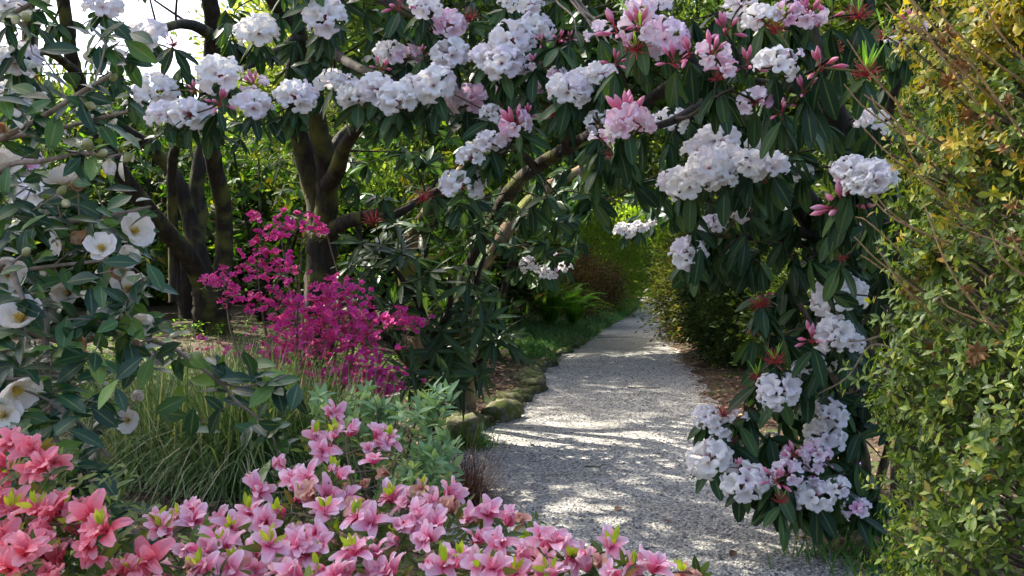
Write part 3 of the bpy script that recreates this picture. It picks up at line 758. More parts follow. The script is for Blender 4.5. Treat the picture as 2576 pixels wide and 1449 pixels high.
TR4 = [(C2, 1290, 155, 100, 5.0, 'blush', 6, 0), (C2, 1380, 145, 150, 4.7, 'bud', 9, 0), (C2, 1500, 20, 120, 4.6, 'blush', 9, 0),
       (C2, 1500, 120, 190, 4.4, 'mixed', 10, 3), (C2, 1480, 225, 140, 4.4, 'spent', 12, 3), (C2, 1625, 180, 180, 4.5, 'blush', 12, 0), (C2, 1590, 10, 110, 4.7, 'white', 8, 0),
       (C2, 1670, 300, 130, 4.3, 'bud', 7, 0), (C2, 1440, 580, 210, 4.4, 'mixed', 14, 0), (C2, 1400, 640, 110, 4.4, 'white', 6, 0), (C2, 1510, 620, 110, 4.5, 'blush', 6, 0),
       (C2, 1310, 690, 90, 4.6, 'blush', 5, 0), (C2, 1290, 610, 100, 5.4, 'white', 8, 0), (C2, 1440, 760, 110, 4.9, 'white', 8, 0), (C2, 1370, 770, 110, 4.6, 'spent', 8, 2),
       (C2, 1660, 600, 130, 5.2, 'white', 9, 0), (C2, 1380, 310, 90, 4.6, 'bud', 5, 0),
       (C3, 295, 15, 120, 4.6, 'white', 9, 0), (C3, 390, 75, 130, 4.2, 'white', 8, 0), (C3, 515, 60, 120, 4.2, 'blush', 8, 4), (C3, 465, 130, 130, 4.2, 'spent', 10, 3),
       (C3, 645, 60, 160, 4.2, 'mixed', 10, 0), (C3, 610, 110, 110, 4.3, 'blush', 6, 0), (C3, 720, 85, 110, 4.3, 'bud', 6, 0), (C3, 880, 55, 140, 4.3, 'spent', 11, 3),
       (C3, 1150, 110, 140, 4.4, 'mixed', 8, 0), (C3, 1090, 185, 100, 4.5, 'white', 6, 0), (C3, 1015, 160, 130, 4.4, 'spent', 9, 3),
       (C3, 150, 260, 170, 4.2, 'mixed', 10, 0), (C3, 200, 340, 120, 4.2, 'blush', 6, 0), (C3, 215, 150, 130, 4.5, 'bud', 8, 0), (C3, 30, 260, 120, 4.2, 'bud', 8, 0), (C3, 175, 380, 90, 4.2, 'spent', 9, 0),
       (C3, 475, 320, 160, 4.1, 'white', 9, 0), (C3, 550, 275, 80, 4.1, 'blush', 4, 0), (C3, 325, 320, 120, 4.2, 'bud', 7, 0), (C3, 690, 325, 150, 4.0, 'bud', 7, 0),
       (C3, 925, 345, 150, 3.95, 'spent', 14, 7), (C3, 365, 500, 140, 4.2, 'blush', 8, 0), (C3, 440, 490, 120, 4.2, 'spent', 10, 2), (C3, 605, 450, 110, 4.1, 'bud', 7, 0),
       (C3, 500, 555, 90, 4.1, 'bud', 4, 0), (C3, 605, 530, 80, 4.2, 'bud', 4, 0), (C3, 780, 240, 90, 4.5, 'spent', 8, 0)]
TR4b = [(C3, 175, 690, 170, 4.9, 'white', 12, 0), (C3, 80, 750, 130, 4.9, 'white', 10, 0), (C3, 245, 790, 140, 4.7, 'white', 11, 0), (C3, 135, 835, 170, 4.6, 'white', 13, 0),
        (C3, 205, 885, 110, 4.6, 'white', 8, 0), (C3, 335, 820, 140, 4.6, 'white', 11, 0), (C3, 430, 830, 150, 4.6, 'white', 11, 0), (C3, 35, 915, 160, 4.7, 'white', 12, 0),
        (C2, 1680, 900, 140, 4.8, 'white', 10, 0), (C3, 590, 860, 90, 5.2, 'white', 6, 0), (C3, 320, 1040, 120, 5.4, 'white', 9, 0), (C3, 960, 610, 130, 4.7, 'white', 9, 0),
        (C3, 865, 845, 160, 3.95, 'white', 14, 0), (C3, 955, 880, 170, 3.9, 'white', 15, 0), (C3, 885, 925, 130, 3.9, 'white', 11, 0), (C3, 1015, 865, 90, 4.0, 'white', 7, 0), (C3, 800, 1020, 190, 4.0, 'bud', 12, 0), (C3, 940, 1070, 110, 4.3, 'blush', 7, 0),
        (C3, 160, 1130, 110, 5.6, 'white', 9, 0), (C3, 25, 1270, 140, 5.0, 'white', 11, 0), (C3, 440, 910, 80, 4.8, 'spent', 7, 0), (C3, 800, 1290, 70, 4.3, 'spent', 7, 0), (C3, 365, 720, 90, 4.9, 'white', 7, 0)]
wh4 = vol(170, [(1640, 2300, -260, -40, 4.4, 6.5, 2.5), (1620, 2280, 20, 330, 5.0, 6.4, 3.5), (1880, 2260, 280, 520, 4.7, 6.2, 3.0), (1480, 1760, 330, 520, 4.9, 6, 1.2), (2050, 2300, 480, 760, 4.6, 6, 2.0)], t4.g)
rhodo(t4, TR4, .165, unit(np.array([-.35, -1, 0])), wh4, el=(-1.4, -.75), tn=(4, 6), grow2=.15, big=1.15)

b4b = onground(2.15, 6.3)
t4b = Plant('rhododendron_tree', 'rhododendron bearing a big drooping spray of pure white trusses over the path', 'tree', b4b, M_BARK, 'white rhododendron trees over the path', 25)
t4b.limb([b4b, at(2150, 1000, 6.4), at(2120, 800, 6.4), at(2060, 620, 6.2), at(1980, 500, 5.9), at(1880, 450, 5.4), at(1800, 420, 5.0)], .07, .025, 'trunk', 9, .06)
t4b.limb([at(2120, 800, 6.4), at(2170, 640, 5.6), at(2190, 520, 4.7), at(2180, 470, 4.2)], .04, .015, 'limb', 8)
t4b.limb([at(2060, 620, 6.2), at(1900, 600, 5.8), at(1780, 590, 5.3)], .03, .012, 'limb', 8)
wh4b = vol(75, [(1750, 2300, 480, 660, 4.8, 6.2, 2), (1980, 2250, 560, 900, 5.2, 6.3, 2), (1720, 1830, 570, 660, 4.9, 5.3, .6)], t4b.g)
rhodo(t4b, TR4b, .175, unit(np.array([-.35, -1, 0])), wh4b, el=(-1.4, -.75), tn=(5, 7), grow2=.2, big=1.1)

# ---- low rhododendron by the path on the right
b5 = onground(1.95, 5.75)
t5 = Plant('rhododendron_shrub', 'low rhododendron sprawling onto the gravel edge with white and pink trusses', 'shrub', b5, M_TWIG, None, 26)
t5.limb([b5, at(2180, 1180, 5.7), at(2120, 1000, 5.5), at(2060, 860, 5.4), at(2010, 760, 5.3)], .035, .014, 'stem', 8)
t5.limb([b5, at(2150, 1250, 5.6), at(2020, 1200, 5.4), at(1900, 1160, 5.3), at(1820, 1130, 5.2)], .03, .012, 'stem', 8)
t5.limb([b5 + [.1, 0, 0], at(2240, 1100, 5.5), at(2230, 950, 5.2), at(2180, 850, 5.0)], .03, .012, 'stem', 8)
t5.limb([b5, at(2160, 1290, 5.5), at(2140, 1280, 5.3), at(2100, 1260, 5.2)], .02, .010, 'stem', 8)
t5.limb([at(2260, 880, 4.6), at(2190, 870, 4.7), at(2130, 950, 4.8), at(2060, 990, 5.0)], .006, .004, 'stem', 6, nodes=False, mat=M_CAMSTEM)
t5.limb([at(2290, 800, 4.4), at(2200, 850, 4.6), at(2120, 860, 4.9)], .006, .004, 'stem', 6, nodes=False, mat=M_CAMSTEM)
TR5 = [(C6, 775, 25, 220, 5.0, 'white', 14, 0), (C6, 390, 65, 130, 5.1, 'spent', 10, 3), (C6, 405, 15, 80, 5.1, 'bud', 6, 0), (C6, 650, 250, 150, 4.9, 'bud', 9, 0), (C6, 770, 220, 170, 4.9, 'white', 12, 0), (C6, 850, 275, 120, 4.9, 'white', 8, 0),
       (C6, 620, 400, 120, 5.1, 'white', 8, 0), (C6, 720, 350, 130, 5.0, 'white', 8, 0), (C6, 480, 505, 190, 5.0, 'white', 13, 0), (C6, 465, 350, 140, 5.0, 'spent', 12, 4), (C6, 375, 435, 110, 5.1, 'spent', 9, 4), (C6, 330, 600, 90, 5.2, 'spent', 7, 4), (C6, 360, 215, 100, 5.2, 'spent', 7, 3),
       (C6, 115, 640, 120, 5.1, 'white', 8, 0), (C6, 180, 690, 120, 5.1, 'white', 8, 0), (C6, 275, 650, 90, 5.1, 'white', 5, 0), (C6, 200, 620, 120, 5.1, 'spent', 9, 0), (C6, 185, 755, 100, 5.1, 'white', 6, 0), (C6, 245, 755, 90, 5.1, 'spent', 8, 2),
       (C6, 130, 850, 190, 5.0, 'white', 12, 0), (C6, 730, 630, 160, 5.2, 'white', 10, 0), (C6, 710, 745, 170, 5.2, 'white', 11, 0), (C6, 560, 835, 150, 5.0, 'mixed', 11, 0), (C6, 670, 825, 140, 5.0, 'blush', 9, 0),
       (C6, 310, 965, 190, 4.9, 'white', 13, 0), (C6, 395, 960, 120, 4.9, 'blush', 7, 0), (C6, 530, 930, 140, 4.9, 'blush', 10, 0), (C6, 470, 960, 130, 4.8, 'bud', 9, 0), (C6, 660, 930, 120, 5.0, 'blush', 7, 0),
       (C6, 665, 1045, 160, 4.9, 'white', 11, 0), (C6, 780, 1000, 110, 4.9, 'white', 7, 0), (C6, 880, 1105, 130, 4.9, 'blush', 8, 0), (C6, 450, 770, 90, 5.3, 'white', 6, 0), (C6, 495, 1055, 110, 4.8, 'spent', 9, 2), (C6, 285, 900, 100, 4.9, 'bud', 6, 0), (C6, 735, 870, 70, 5.0, 'bud', 5, 0)]
wh5 = vol(85, [(1960, 2160, 1000, 1120, 5.45, 5.8, 1.2), (1900, 2200, 700, 950, 5.2, 5.8, 2), (1850, 2180, 980, 1260, 5.15, 5.5, 2.5), (2050, 2250, 850, 1200, 5.2, 5.8, 1.5), (2000, 2230, 1230, 1290, 5.0, 5.3, .8)], t5.g)
rhodo(t5, TR5, .185, unit(np.array([-.5, -1, 0])), wh5, el=(-1.25, -.4), tn=(5, 8), grow2=.4, big=.98)

# ---- dark big-leaved rhododendron under the arch
b6 = onground(-.75, 8.7)
t6 = Plant('rhododendron_shrub', 'dark glossy big-leaved rhododendron shrub beside the mossy stone edging', 'shrub', b6, M_BARK, None, 31)
for pts in ([b6, at(1090, 900, 8.7), at(1060, 780, 8.5), at(1010, 700, 8.3), at(960, 640, 8.1)],
            [b6, at(1120, 900, 8.7), at(1180, 780, 8.6), at(1200, 700, 8.4), at(1220, 640, 8.2)],
            [b6, at(1060, 950, 8.6), at(1090, 850, 8.3), at(1130, 780, 8.1), at(1130, 690, 8.0)],
            [b6, at(1050, 960, 8.5), at(1000, 880, 8.3), at(930, 780, 8.1)],
            [b6, at(1140, 960, 8.6), at(1220, 900, 8.5), at(1260, 830, 8.4)]):
    t6.limb(pts, .05, .015, 'stem', 8)
D6 = leaf_tpl(7, W=.20, droop=.10, fold=.22, petiole=.06); D6l = leaf_tpl(4, W=.20, droop=.10, fold=.22, petiole=.06)
wh6 = vol(80, [(880, 1280, 560, 720, 7.9, 9, 2.5), (870, 1270, 700, 860, 7.8, 8.6, 3), (1080, 1300, 840, 960, 7.8, 8.5, 1.6), (960, 1240, 480, 600, 8.4, 9.4, 1.2), (1020, 1180, 930, 1000, 7.7, 8.1, .5)], t6.g)
for p in wh6:
    if t6.g.random() < .10:
        for d in dirs_dome(5, .1, .6, t6.g):
            t6.part('shoot', shared('new_shoot', SHOOT, M_SHOOT), frames([d], [[0, -1, .3]])[0], .13, p)
for (c, x, y) in ((C2, 160, 1110), (C2, 410, 990)):
    p = at(*dd(c, x, y), 8.0); t6.grow(p); add_truss(t6, p, np.array([0, -.3, 1]), .22, 'spent', 11)
rhodo(t6, [], .26, OUT, wh6, key='dark_rhododendron_leaf', mat=M_RHODOD, hi=D6, lo=D6l, el=(-.8, .25), nwh=(8, 12))

# ---- yellow-green rhododendrons lit from behind
for k, (dx, D, ztop, half, lab) in enumerate([
        (330, 15, 3.3, 1.8, 'yellow-green rhododendron in the sun behind the leaning mossy trunks'),
        (660, 14, 2.9, 1.5, 'yellow-green rhododendron in the sun just left of the dark forked trunk'),
        (980, 13, 3.0, 1.4, 'yellow-green rhododendron in the sun just right of the dark forked trunk'),
        (1220, 14.5, 3.4, 1.3, 'yellow-green rhododendron in the sun behind the arching limbs'),
        (60, 13, 3.6, 1.7, 'yellow-green rhododendron in the sun behind the camellia')]):
    x, y = at(dx, 800, D)[:2]
    b = onground(x, y)
    t = Plant('rhododendron_shrub', lab, 'shrub', b, M_BARK, 'sunlit rhododendrons at the back of the bed', 40 + k)
    for q in range(5):
        a = q * 1.26 + t.g.random()
        tip = b + np.array([math.cos(a) * half * .6, math.sin(a) * half * .5, ztop * t.g.uniform(.55, .85)])
        t.limb([b, b * .6 + tip * .4 + t.g.normal(0, .1, 3), tip], .05, .015, 'stem', 7)
    pts = []
    while len(pts) < 210:
        v = t.g.uniform(-1, 1, 3)
        rr = np.linalg.norm(v)
        if .45 < rr < 1: pts.append(b + np.array([v[0] * half, v[1] * half * .8, (v[2] * .5 + .5) * ztop + .15]))
    rhodo(t, [], .17, np.array([0, 0, 0]), pts, key='sunlit_rhododendron_leaf', mat=M_RHODOB, nobj=160, el=(-.9, .3), nwh=(7, 11))

# ---------------------------------------------------------------- loose foliage shrubs and trees
def cloud(t, centre, radii, n, tpl, mat, L, nclump=60, spread=.22, up=.3, part='foliage', shell=.55):
    g = t.g; C = np.asarray(centre); Rd = np.asarray(radii)
    v = unit(g.normal(0, 1, (nclump, 3))) * (g.uniform(shell, 1.05, nclump) ** .6)[:, None]
    cc = C + v * Rd
    sz = g.uniform(.6, 1.4, nclump)
    k = g.integers(0, nclump, n)
    off = g.normal(0, 1, (n, 3)) * (spread * Rd.mean() * sz[k])[:, None]
    P = cc[k] + off
    out = unit((P - C) / Rd + g.normal(0, .5, (n, 3)) + np.array([0, 0, up]))
    nn = unit(np.cross(out, g.normal(0, 1, (n, 3))) + np.array([0, 0, .6]))
    z = P[:, 2] > ground_z(P[:, 0], P[:, 1]) + .02
    P, out, nn = P[z], out[z], nn[z]
    A = Acc(); A.inst(tpl, P, frames(out, nn), g.uniform(.6, 1.2, len(P)) * L)
    o = t.part(part, A.mesh(part, mat, t.base)); o['kind'] = 'stuff'
    return cc
SM = leaf_tpl(2, W=.42, droop=.12, fold=.25)
KT = (np.array([[0, 0, 0], [.45, -.22, .05], [1, 0, -.1], [.45, .22, .05]]), np.array([[0, 1, 2, 3]]), np.ones(4))
KTN = (np.array([[0, 0, 0], [.45, -.15, .04], [1, 0, -.12], [.45, .15, .04]]), np.array([[0, 1, 2, 3]]), np.ones(4))
SMN = leaf_tpl(2, W=.30, droop=.15, fold=.2)

def shrub(label, x, y, radii, zc, n, mat, L, nclump=60, spread=.2, tpl=SM, name='shrub', group=None, seed=0, stems=4, shell=.55, cat='shrub'):
    b = onground(x, y)
    t = Plant(name, label, cat, b, M_TWIG, group, 60 + seed)
    c = b + np.array([0, 0, zc])
    for q in range(stems):
        a = q * 6.28 / stems + t.g.random()
        tip = c + np.array([math.cos(a) * radii[0] * .55, math.sin(a) * radii[1] * .55, radii[2] * t.g.uniform(.1, .6)])
        t.limb([b + t.g.normal(0, .03, 3) * [1, 1, 0], (b + tip) / 2 + t.g.normal(0, .08, 3), tip], .03, .010, 'stem', 6)
    cloud(t, c, radii, n, tpl, mat, L, nclump, spread, shell=shell)
    return t

def gpos(dx, D): return at(dx, 800, D)[0], D
# right of the path
shrub('olive-leaved evergreen shrub where the path bends out of sight', 4.05, 18.6, (1.2, 1.9, 1.2), 1.0, 30000, M_OLIVE, .11, 130, .12, KTN, seed=1)
shrub('dark rounded evergreen bush at the edge of the path', 3.5, 14.3, (1.0, 1.3, .95), .92, 46000, M_DARKBUSH, .06, 190, .10, KT, seed=2)
shrub('tall shady evergreen shrub behind the drooping white trusses', 4.3, 11.3, (1.4, 1.6, 1.35), 1.1, 40000, M_DARKBUSH, .08, 170, .12, KT, seed=3)
shrub('shady leafy shrub behind the tall rhododendron on the right', 4.2, 8.4, (1.6, 1.1, 1.7), 1.6, 36000, M_DARKBUSH, .10, 150, .13, KTN, seed=4)
# left of the path, far
shrub('bronze-leaved low shrub behind the fern', 1.05, 23, (1.4, 1.6, .75), .7, 26000, M_REDBUSH, .07, 130, .12, KT, seed=5)
shrub('bright green feathery shrub beyond the bronze shrub', 2.2, 27.5, (1.5, 1.6, 1.25), 1.2, 28000, M_LIME, .10, 130, .13, KTN, seed=6)
shrub('dark shrub in the shade left of the fern', -1.0, 20, (1.7, 1.4, 1.0), .9, 26000, M_DARKBUSH, .09, 120, .13, KT, seed=7)
shrub('pale lime shrub closing the view at the end of the path', 5.4, 40, (2.6, 1.8, 2.2), 1.9, 26000, M_LIME, .15, 150, .12, KT, seed=8)
shrub('dull green shrub at the far turn of the path', 3.4, 36, (1.6, 1.6, 1.3), 1.2, 16000, M_FAR, .13, 100, .13, KT, seed=9)
for k, (dx, D, lab) in enumerate(((60, 18.5, 'dense dark green shrub far behind the camellia'), (430, 19.5, 'dense dark green shrub far behind the leaning mossy trunks'), (760, 20.5, 'dense dark green shrub far behind the forked trunk'), (1080, 19.5, 'dense dark green shrub far behind the dark big-leaved rhododendron'))):
    x_, y_ = gpos(dx, D)
    shrub(lab, x_, y_, (2.0, 1.4, 1.65), 1.4, 22000, M_FAR, .15, 110, .14, KT, group='shrubs closing the back of the bed', seed=20 + k)

shrub('broad green shrub at the left end of the bed, past the mossy trunks', -7.6, 13.2, (1.9, 1.5, 1.6), 1.3, 16000, M_FAR, .15, 110, .14, KT, group='shrubs closing the back of the bed', seed=30)
shrub('broad green shrub beyond the camellia at the left side of the bed', -6.6, 9.2, (1.6, 1.5, 1.5), 1.2, 14000, M_FAR, .14, 110, .14, KT, group='shrubs closing the back of the bed', seed=31)

# trees behind, crowns well above the frame
def tree(label, x, y, h, radii, n, mat, L, seed, lean=(0, 0), nclump=110, r=.18, tpl=KT, zc=None, group='trees closing the background', spread=.16):
    b = onground(x, y, -.1)
    t = Plant('woodland_tree', label, 'tree', b, M_BARK, group, 100 + seed)
    c = b + np.array([lean[0], lean[1], zc if zc else h - radii[2] * .8])
    t.limb([b, b * .5 + c * .5 + t.g.normal(0, .2, 3) * [1, 1, 0], c + [0, 0, radii[2] * .3]], r, r * .4, 'trunk', 9, .06)
    v = unit(t.g.normal(0, 1, (9, 3)) + [0, 0, .2])
    for q in range(9):
        a = b * .45 + c * .55 + np.array([0, 0, (q - 4) * .12 * radii[2]])
        tip = c + v[q] * np.asarray(radii) * .75
        t.limb([a, (a + tip) / 2 + t.g.normal(0, .2, 3), tip], r * .35, .02, 'limb', 6)
    cloud(t, c, radii, n, tpl, mat, L, nclump, spread, part='crown', shell=.35)
for k, a in enumerate([
    ('tall pale-leaved tree behind the forked trunk', -4.4, 26, 8.6, (2.9, 3, 3.2), 34000, M_FARPALE, .22),
    ('broad green tree behind the yellow-green shrubs on the left', -9.8, 24, 4.2, (3.0, 3, 1.8), 22000, M_FAR, .22),
    ('tall green tree behind the arching limbs', .5, 30, 11, (4, 3, 5), 40000, M_FAR, .24),
    ('tall pale green tree standing over the end of the path', 6, 46, 13, (5, 4, 6), 36000, M_FARPALE, .32),
    ('dark green tree behind the olive shrub', 8.5, 28, 10, (3.6, 3.5, 4.6), 30000, M_FAR, .22),
    ('tall dark tree behind the tall rhododendron on the right', 6.8, 13, 8, (2.8, 3, 3.6), 40000, M_DARKBUSH, .16),
    ('dark tree behind the olive shrub with crown spread above the path', 5.6, 18.5, 7.2, (3.4, 2.4, 2.2), 34000, M_FAR, .17, -2.2),
    ('dark tree behind the centre of the canopy', -.6, 16.5, 6.5, (2.4, 1.8, 2.1), 28000, M_FAR, .17),
    ('green tree at the back of the bed beyond the camellia', -7.8, 17.5, 3.5, (2.6, 2.2, 1.4), 18000, M_FAR, .18),
    ('far green tree in the woodland edge, low crown', -2.5, 36, 8, (5, 3, 4), 26000, M_FAR, .3),
    ('far pale tree in the woodland edge, low crown', -11, 38, 5.4, (5.5, 3, 2.8), 24000, M_FARPALE, .32),
    ('far green tree in the woodland edge behind the lime shrub', 2.5, 50, 10, (6, 4, 5), 26000, M_FAR, .36),
    ('far dark tree in the woodland edge behind the right hedge', 15, 36, 11, (6, 4, 5.5), 24000, M_FAR, .34)]):
    tree(*a[:8], k, lean=(a[8], 0) if len(a) > 8 else (0, 0))
# added trees, mostly out of view, put in to shade the beds and path
for k, a in enumerate([
    ('tall shade tree standing left of the camellia, nearest the azaleas', -7.4, 4.8, 9.0, (3.0, 3.0, 2.5), 8000, M_FAR, .22),
    ('tall shade tree standing left of the camellia, beside the grasses', -8.6, 9.6, 12.5, (3.2, 3.0, 3.8), 18000, M_FAR, .22),
    ('tall shade tree with high crown behind the leaning mossy trunks', -9.0, 18.5, 13.0, (3.4, 3.0, 2.5), 9000, M_FAR, .22)]):
    tree(*a, 30 + k, group='added shade trees on the left')

# ---------------------------------------------------------------- fern, verge, grasses
def frond_tpl():
    A = Acc(); n = 26
    for q in range(n):
        u = (q + .5) / n; x = .08 + .92 * u; z = .55 * math.sin(u * 2.0) * .55 - .35 * u ** 3
        w = .17 * math.sin(math.pi * min(1, u * .82 + .14)) + .012
        for sgn in (-1, 1):
            V = np.array([[x, 0, z], [x + .5 / n, sgn * w * .5, z + .01], [x + .9 / n, sgn * w, z - .02], [x + 1.05 / n, 0, z]])
            A.add(V, np.array([[0, 1, 2, 3]]))
    us = np.linspace(0, 1, 8)
    V, Q = tube(np.stack([us, us * 0, .55 * np.sin(us * 2) * .55 - .35 * us ** 3 - .003], -1), np.linspace(.006, .002, 8), 4); A.add(V, Q)
    return A.mesh('frond', M_FERN)
FROND = frond_tpl()
def fern(label, x, y, size, n, seed):
    b = onground(x, y, 0); t = Plant('fern', label, 'fern', b, M_TWIG, None, 200 + seed); g = t.g
    V, Q, T = lathe([(.10, -.05), (.12, .04), (.06, .12), (.01, .15)]); t.part('crown_base', mesh_np('crown_base', V, Q, T, M_TWIG))
    for q in range(n):
        a = q * 2.4 + g.normal(0, .2); e = g.uniform(.35, 1.25)
        d = np.array([math.cos(a) * math.cos(e), math.sin(a) * math.cos(e), math.sin(e)])
        t.part('frond', FROND, frames([d], [[-d[0], -d[1], 1.2]])[0], size * g.uniform(.75, 1.1), b + [0, 0, .1])
fern('bright green shuttlecock fern in the sun at the bed edge', .75, 20.0, 1.05, 34, 1)
fern('smaller green fern tucked behind the bright fern', 1.25, 20.6, .95, 26, 2)

def blade_tpl(nseg=5, bend=.5, w=.02):
    t = np.linspace(0, 1, nseg + 1)
    x = np.sin(t * bend) / bend * .0 + t * np.cos(t * bend * .9); z = -(t ** 2) * bend * .55
    ww = w * (1 - t ** 2.2) + .001
    V = np.concatenate([np.stack([x, -ww, z], -1)[:, None], np.stack([x, ww, z], -1)[:, None]], 1).reshape(-1, 3)
    Q = np.array([(2 * k, 2 * k + 2, 2 * k + 3, 2 * k + 1) for k in range(nseg)])
    return V, Q, np.ones(len(V))
BL = [blade_tpl(5, .25, .006), blade_tpl(5, .8, .006), blade_tpl(6, 1.35, .0055)]
def tussock(name, label, x, y, n, L, mat, spread=.10, tilt=.75, seed=0, cat='grass', wide=1.0, drift=(0, 0)):
    b = onground(x, y, 0); t = Plant(name, label, cat, b, M_TWIG, None, 300 + seed); g = t.g
    A = Acc()
    for tpl, m in zip(BL, (n // 3, n // 3, n // 3)):
        V, Q, T = tpl; V = V * [1, wide, 1]
        a = g.random(m) * 6.28; e = np.pi / 2 - np.abs(g.normal(0, tilt * .55, m))
        d = np.stack([np.cos(a) * np.cos(e) + drift[0] * .3, np.sin(a) * np.cos(e) + drift[1] * .3, np.sin(e)], -1)
        nn = np.stack([-np.cos(a), -np.sin(a), np.full(m, .8)], -1)
        P = b + np.stack([g.normal(0, spread, m), g.normal(0, spread, m), np.full(m, -.01)], -1)
        A.inst((V, Q, T), P, frames(d, nn), L * g.uniform(.55, 1.1, m))
    o = t.part('blades', A.mesh('blades', mat, b)); o['kind'] = 'stuff'
tussock('ornamental_grass', 'tall green ornamental grass tussock behind the pink azalea', *gpos(620, 6.4), 1800, .95, M_GRASS, .14, .75, 1)
tussock('ornamental_grass', 'loose arching grass tussock in front of the magenta azalea', *gpos(800, 6.6), 1700, .85, M_GRASS, .2, 1.0, 2)
tussock('ornamental_grass', 'sprawling pale grass tussock at the foot of the camellia', *gpos(440, 6.7), 1700, .9, M_GRASS, .25, 1.15, 3)
tussock('ornamental_grass', 'short grass tussock below the mossy leaning trunks', *gpos(650, 7.9), 1500, .8, M_GRASS, .25, 1.0, 4)
tussock('ornamental_grass', 'yellow-green grass tuft on top of the stone edging', *gpos(1190, 8.3), 420, .32, M_VERGE, .10, 1.1, 5, wide=2)
tussock('ornamental_grass', 'wispy dark bronze grass clump spilling onto the gravel', -.32, 6.35, 900, .55, M_REDGRASS, .06, 1.3, 6, wide=.8)
tussock('ornamental_grass', 'strappy grass tuft at the foot of the low rhododendron', 1.72, 5.25, 130, .34, M_VERGE, .12, 1.3, 7, wide=2.6)
tussock('ornamental_grass', 'strappy green tuft between the gravel and the clipped azalea hedge', 1.95, 4.85, 160, .36, M_VERGE, .16, 1.3, 8, wide=2.6)

n = 16000
y = 14.5 + RNG.random(n) * 22
x = pl(y) + .08 - np.abs(RNG.normal(0, .55, n)) * np.clip((y - 13) / 4, .3, 1.4)
a = RNG.random(n) * 6.28; e = RNG.uniform(.5, 1.5, n)
A = Acc(); A.inst((BL[1][0] * [1, 6, 1], BL[1][1], BL[1][2]), np.stack([x, y, np.maximum(ground_z(x, y), 0)], -1), frames(np.stack([np.cos(a) * np.cos(e), np.sin(a) * np.cos(e), np.sin(e)], -1), [[.2, -.3, .8]]), RNG.uniform(.08, .30, n))
o = link('grass_verge', A.mesh('grass_verge', M_VERGE)); o['kind'] = 'stuff'; tag(o, 'rough green grass verge along the left edge of the path', 'grass')

n = 9000
y = 5.6 + RNG.random(n) * 5.5; x = pl(y) - .5 - RNG.random(n) * 3.6
keep = wob(x, y, .8, 3) > -.15
x, y = x[keep], y[keep]; n = len(x)
a = RNG.random(n) * 6.28
A = Acc(); A.inst(SM, np.stack([x, y, ground_z(x, y) + RNG.uniform(.02, .20, n)], -1), frames(np.stack([np.cos(a), np.sin(a), RNG.normal(.3, .3, n)], -1), [[0, 0, 1]]), RNG.uniform(.03, .08, n))
o = link('ground_cover', A.mesh('ground_cover', M_COVER)); o['kind'] = 'stuff'; tag(o, 'low bright green ground cover among the grasses on the left', 'ground cover')

# ---------------------------------------------------------------- mossy stone edging
def rock(seed, sx, sy, sz):
    g = np.random.default_rng(seed); nu, nv = 10, 7
    th = np.linspace(0, 2 * np.pi, nu, endpoint=False); ph = np.linspace(-1.35, 1.35, nv)
    V = []
    d1, d2 = unit(g.normal(0, 1, (2, 3)))
    for p in ph:
        for t in th:
            v = np.array([math.cos(t) * math.cos(p), math.sin(t) * math.cos(p), math.sin(p)])
            v = np.sign(v) * np.abs(v) ** .6
            k = 1 + .20 * math.sin(v @ d1 * 3 + seed) + .14 * math.sin(v @ d2 * 5) + g.normal(0, .06)
            V.append(v * k * [sx, sy, sz])
    Q = [(q * nu + a, q * nu + (a + 1) % nu, (q + 1) * nu + (a + 1) % nu, (q + 1) * nu + a) for q in range(nv - 1) for a in range(nu)]
    Q += [((nv - 1) * nu + a, (nv - 1) * nu + a + 1, (nv - 1) * nu + 8 - a, (nv - 1) * nu + 9 - a) for a in range(4)]
    return mesh_np('stone', np.array(V), Q, mat=M_STONE)
ROCK = [rock(k, 1, .8, .8) for k in range(5)]
def edging(label, ds, hs, seed):
    y0 = ds[0]; b = onground(float(pl(y0)), y0, 0)
    t = Plant('stone_edging', label, 'edging', b, M_STONE, None, 400 + seed); g = t.g
    y = y0
    while y < ds[1]:
        s = g.uniform(.55, 1.35) * hs
        x = float(pl(y)) - .06 + g.normal(0, .03)
        a = math.atan2(1, float(pl(y + .2) - pl(y - .2)) / .4) + g.normal(0, .2)
        R = frames([[math.cos(a), math.sin(a), g.normal(0, .1)]], [[0, 0, 1]])[0]
        t.part('stone', ROCK[int(g.integers(0, 5))], R * (g.uniform(.8, 1.5, 3) * [1, 1, .75])[None], s, (x + g.normal(0, .04), y, s * g.uniform(.1, .45)))
        y += s * g.uniform(1.5, 2.3)
    A = Acc(); m = 900
    yy = g.uniform(ds[0], ds[1], m); xx = pl(yy) - .08 + g.normal(0, .07, m)
    a = g.random(m) * 6.28
    A.inst(SM, np.stack([xx, yy, np.maximum(ground_z(xx, yy), .02) + g.uniform(.02, hs * .9, m)], -1), frames(np.stack([np.cos(a), np.sin(a), g.normal(.2, .4, m)], -1), [[0, 0, 1]]), g.uniform(.015, .045, m))
    o = t.part('moss', A.mesh('moss', M_DARKBUSH, b)); o['kind'] = 'stuff'
edging('low kerb of rough mossy stones below the dark big-leaved rhododendron', (8.6, 12.6), .135, 1)
edging('mossy stone kerb beside the brown leaf mulch, before the fern', (13.0, 18.5), .12, 2)

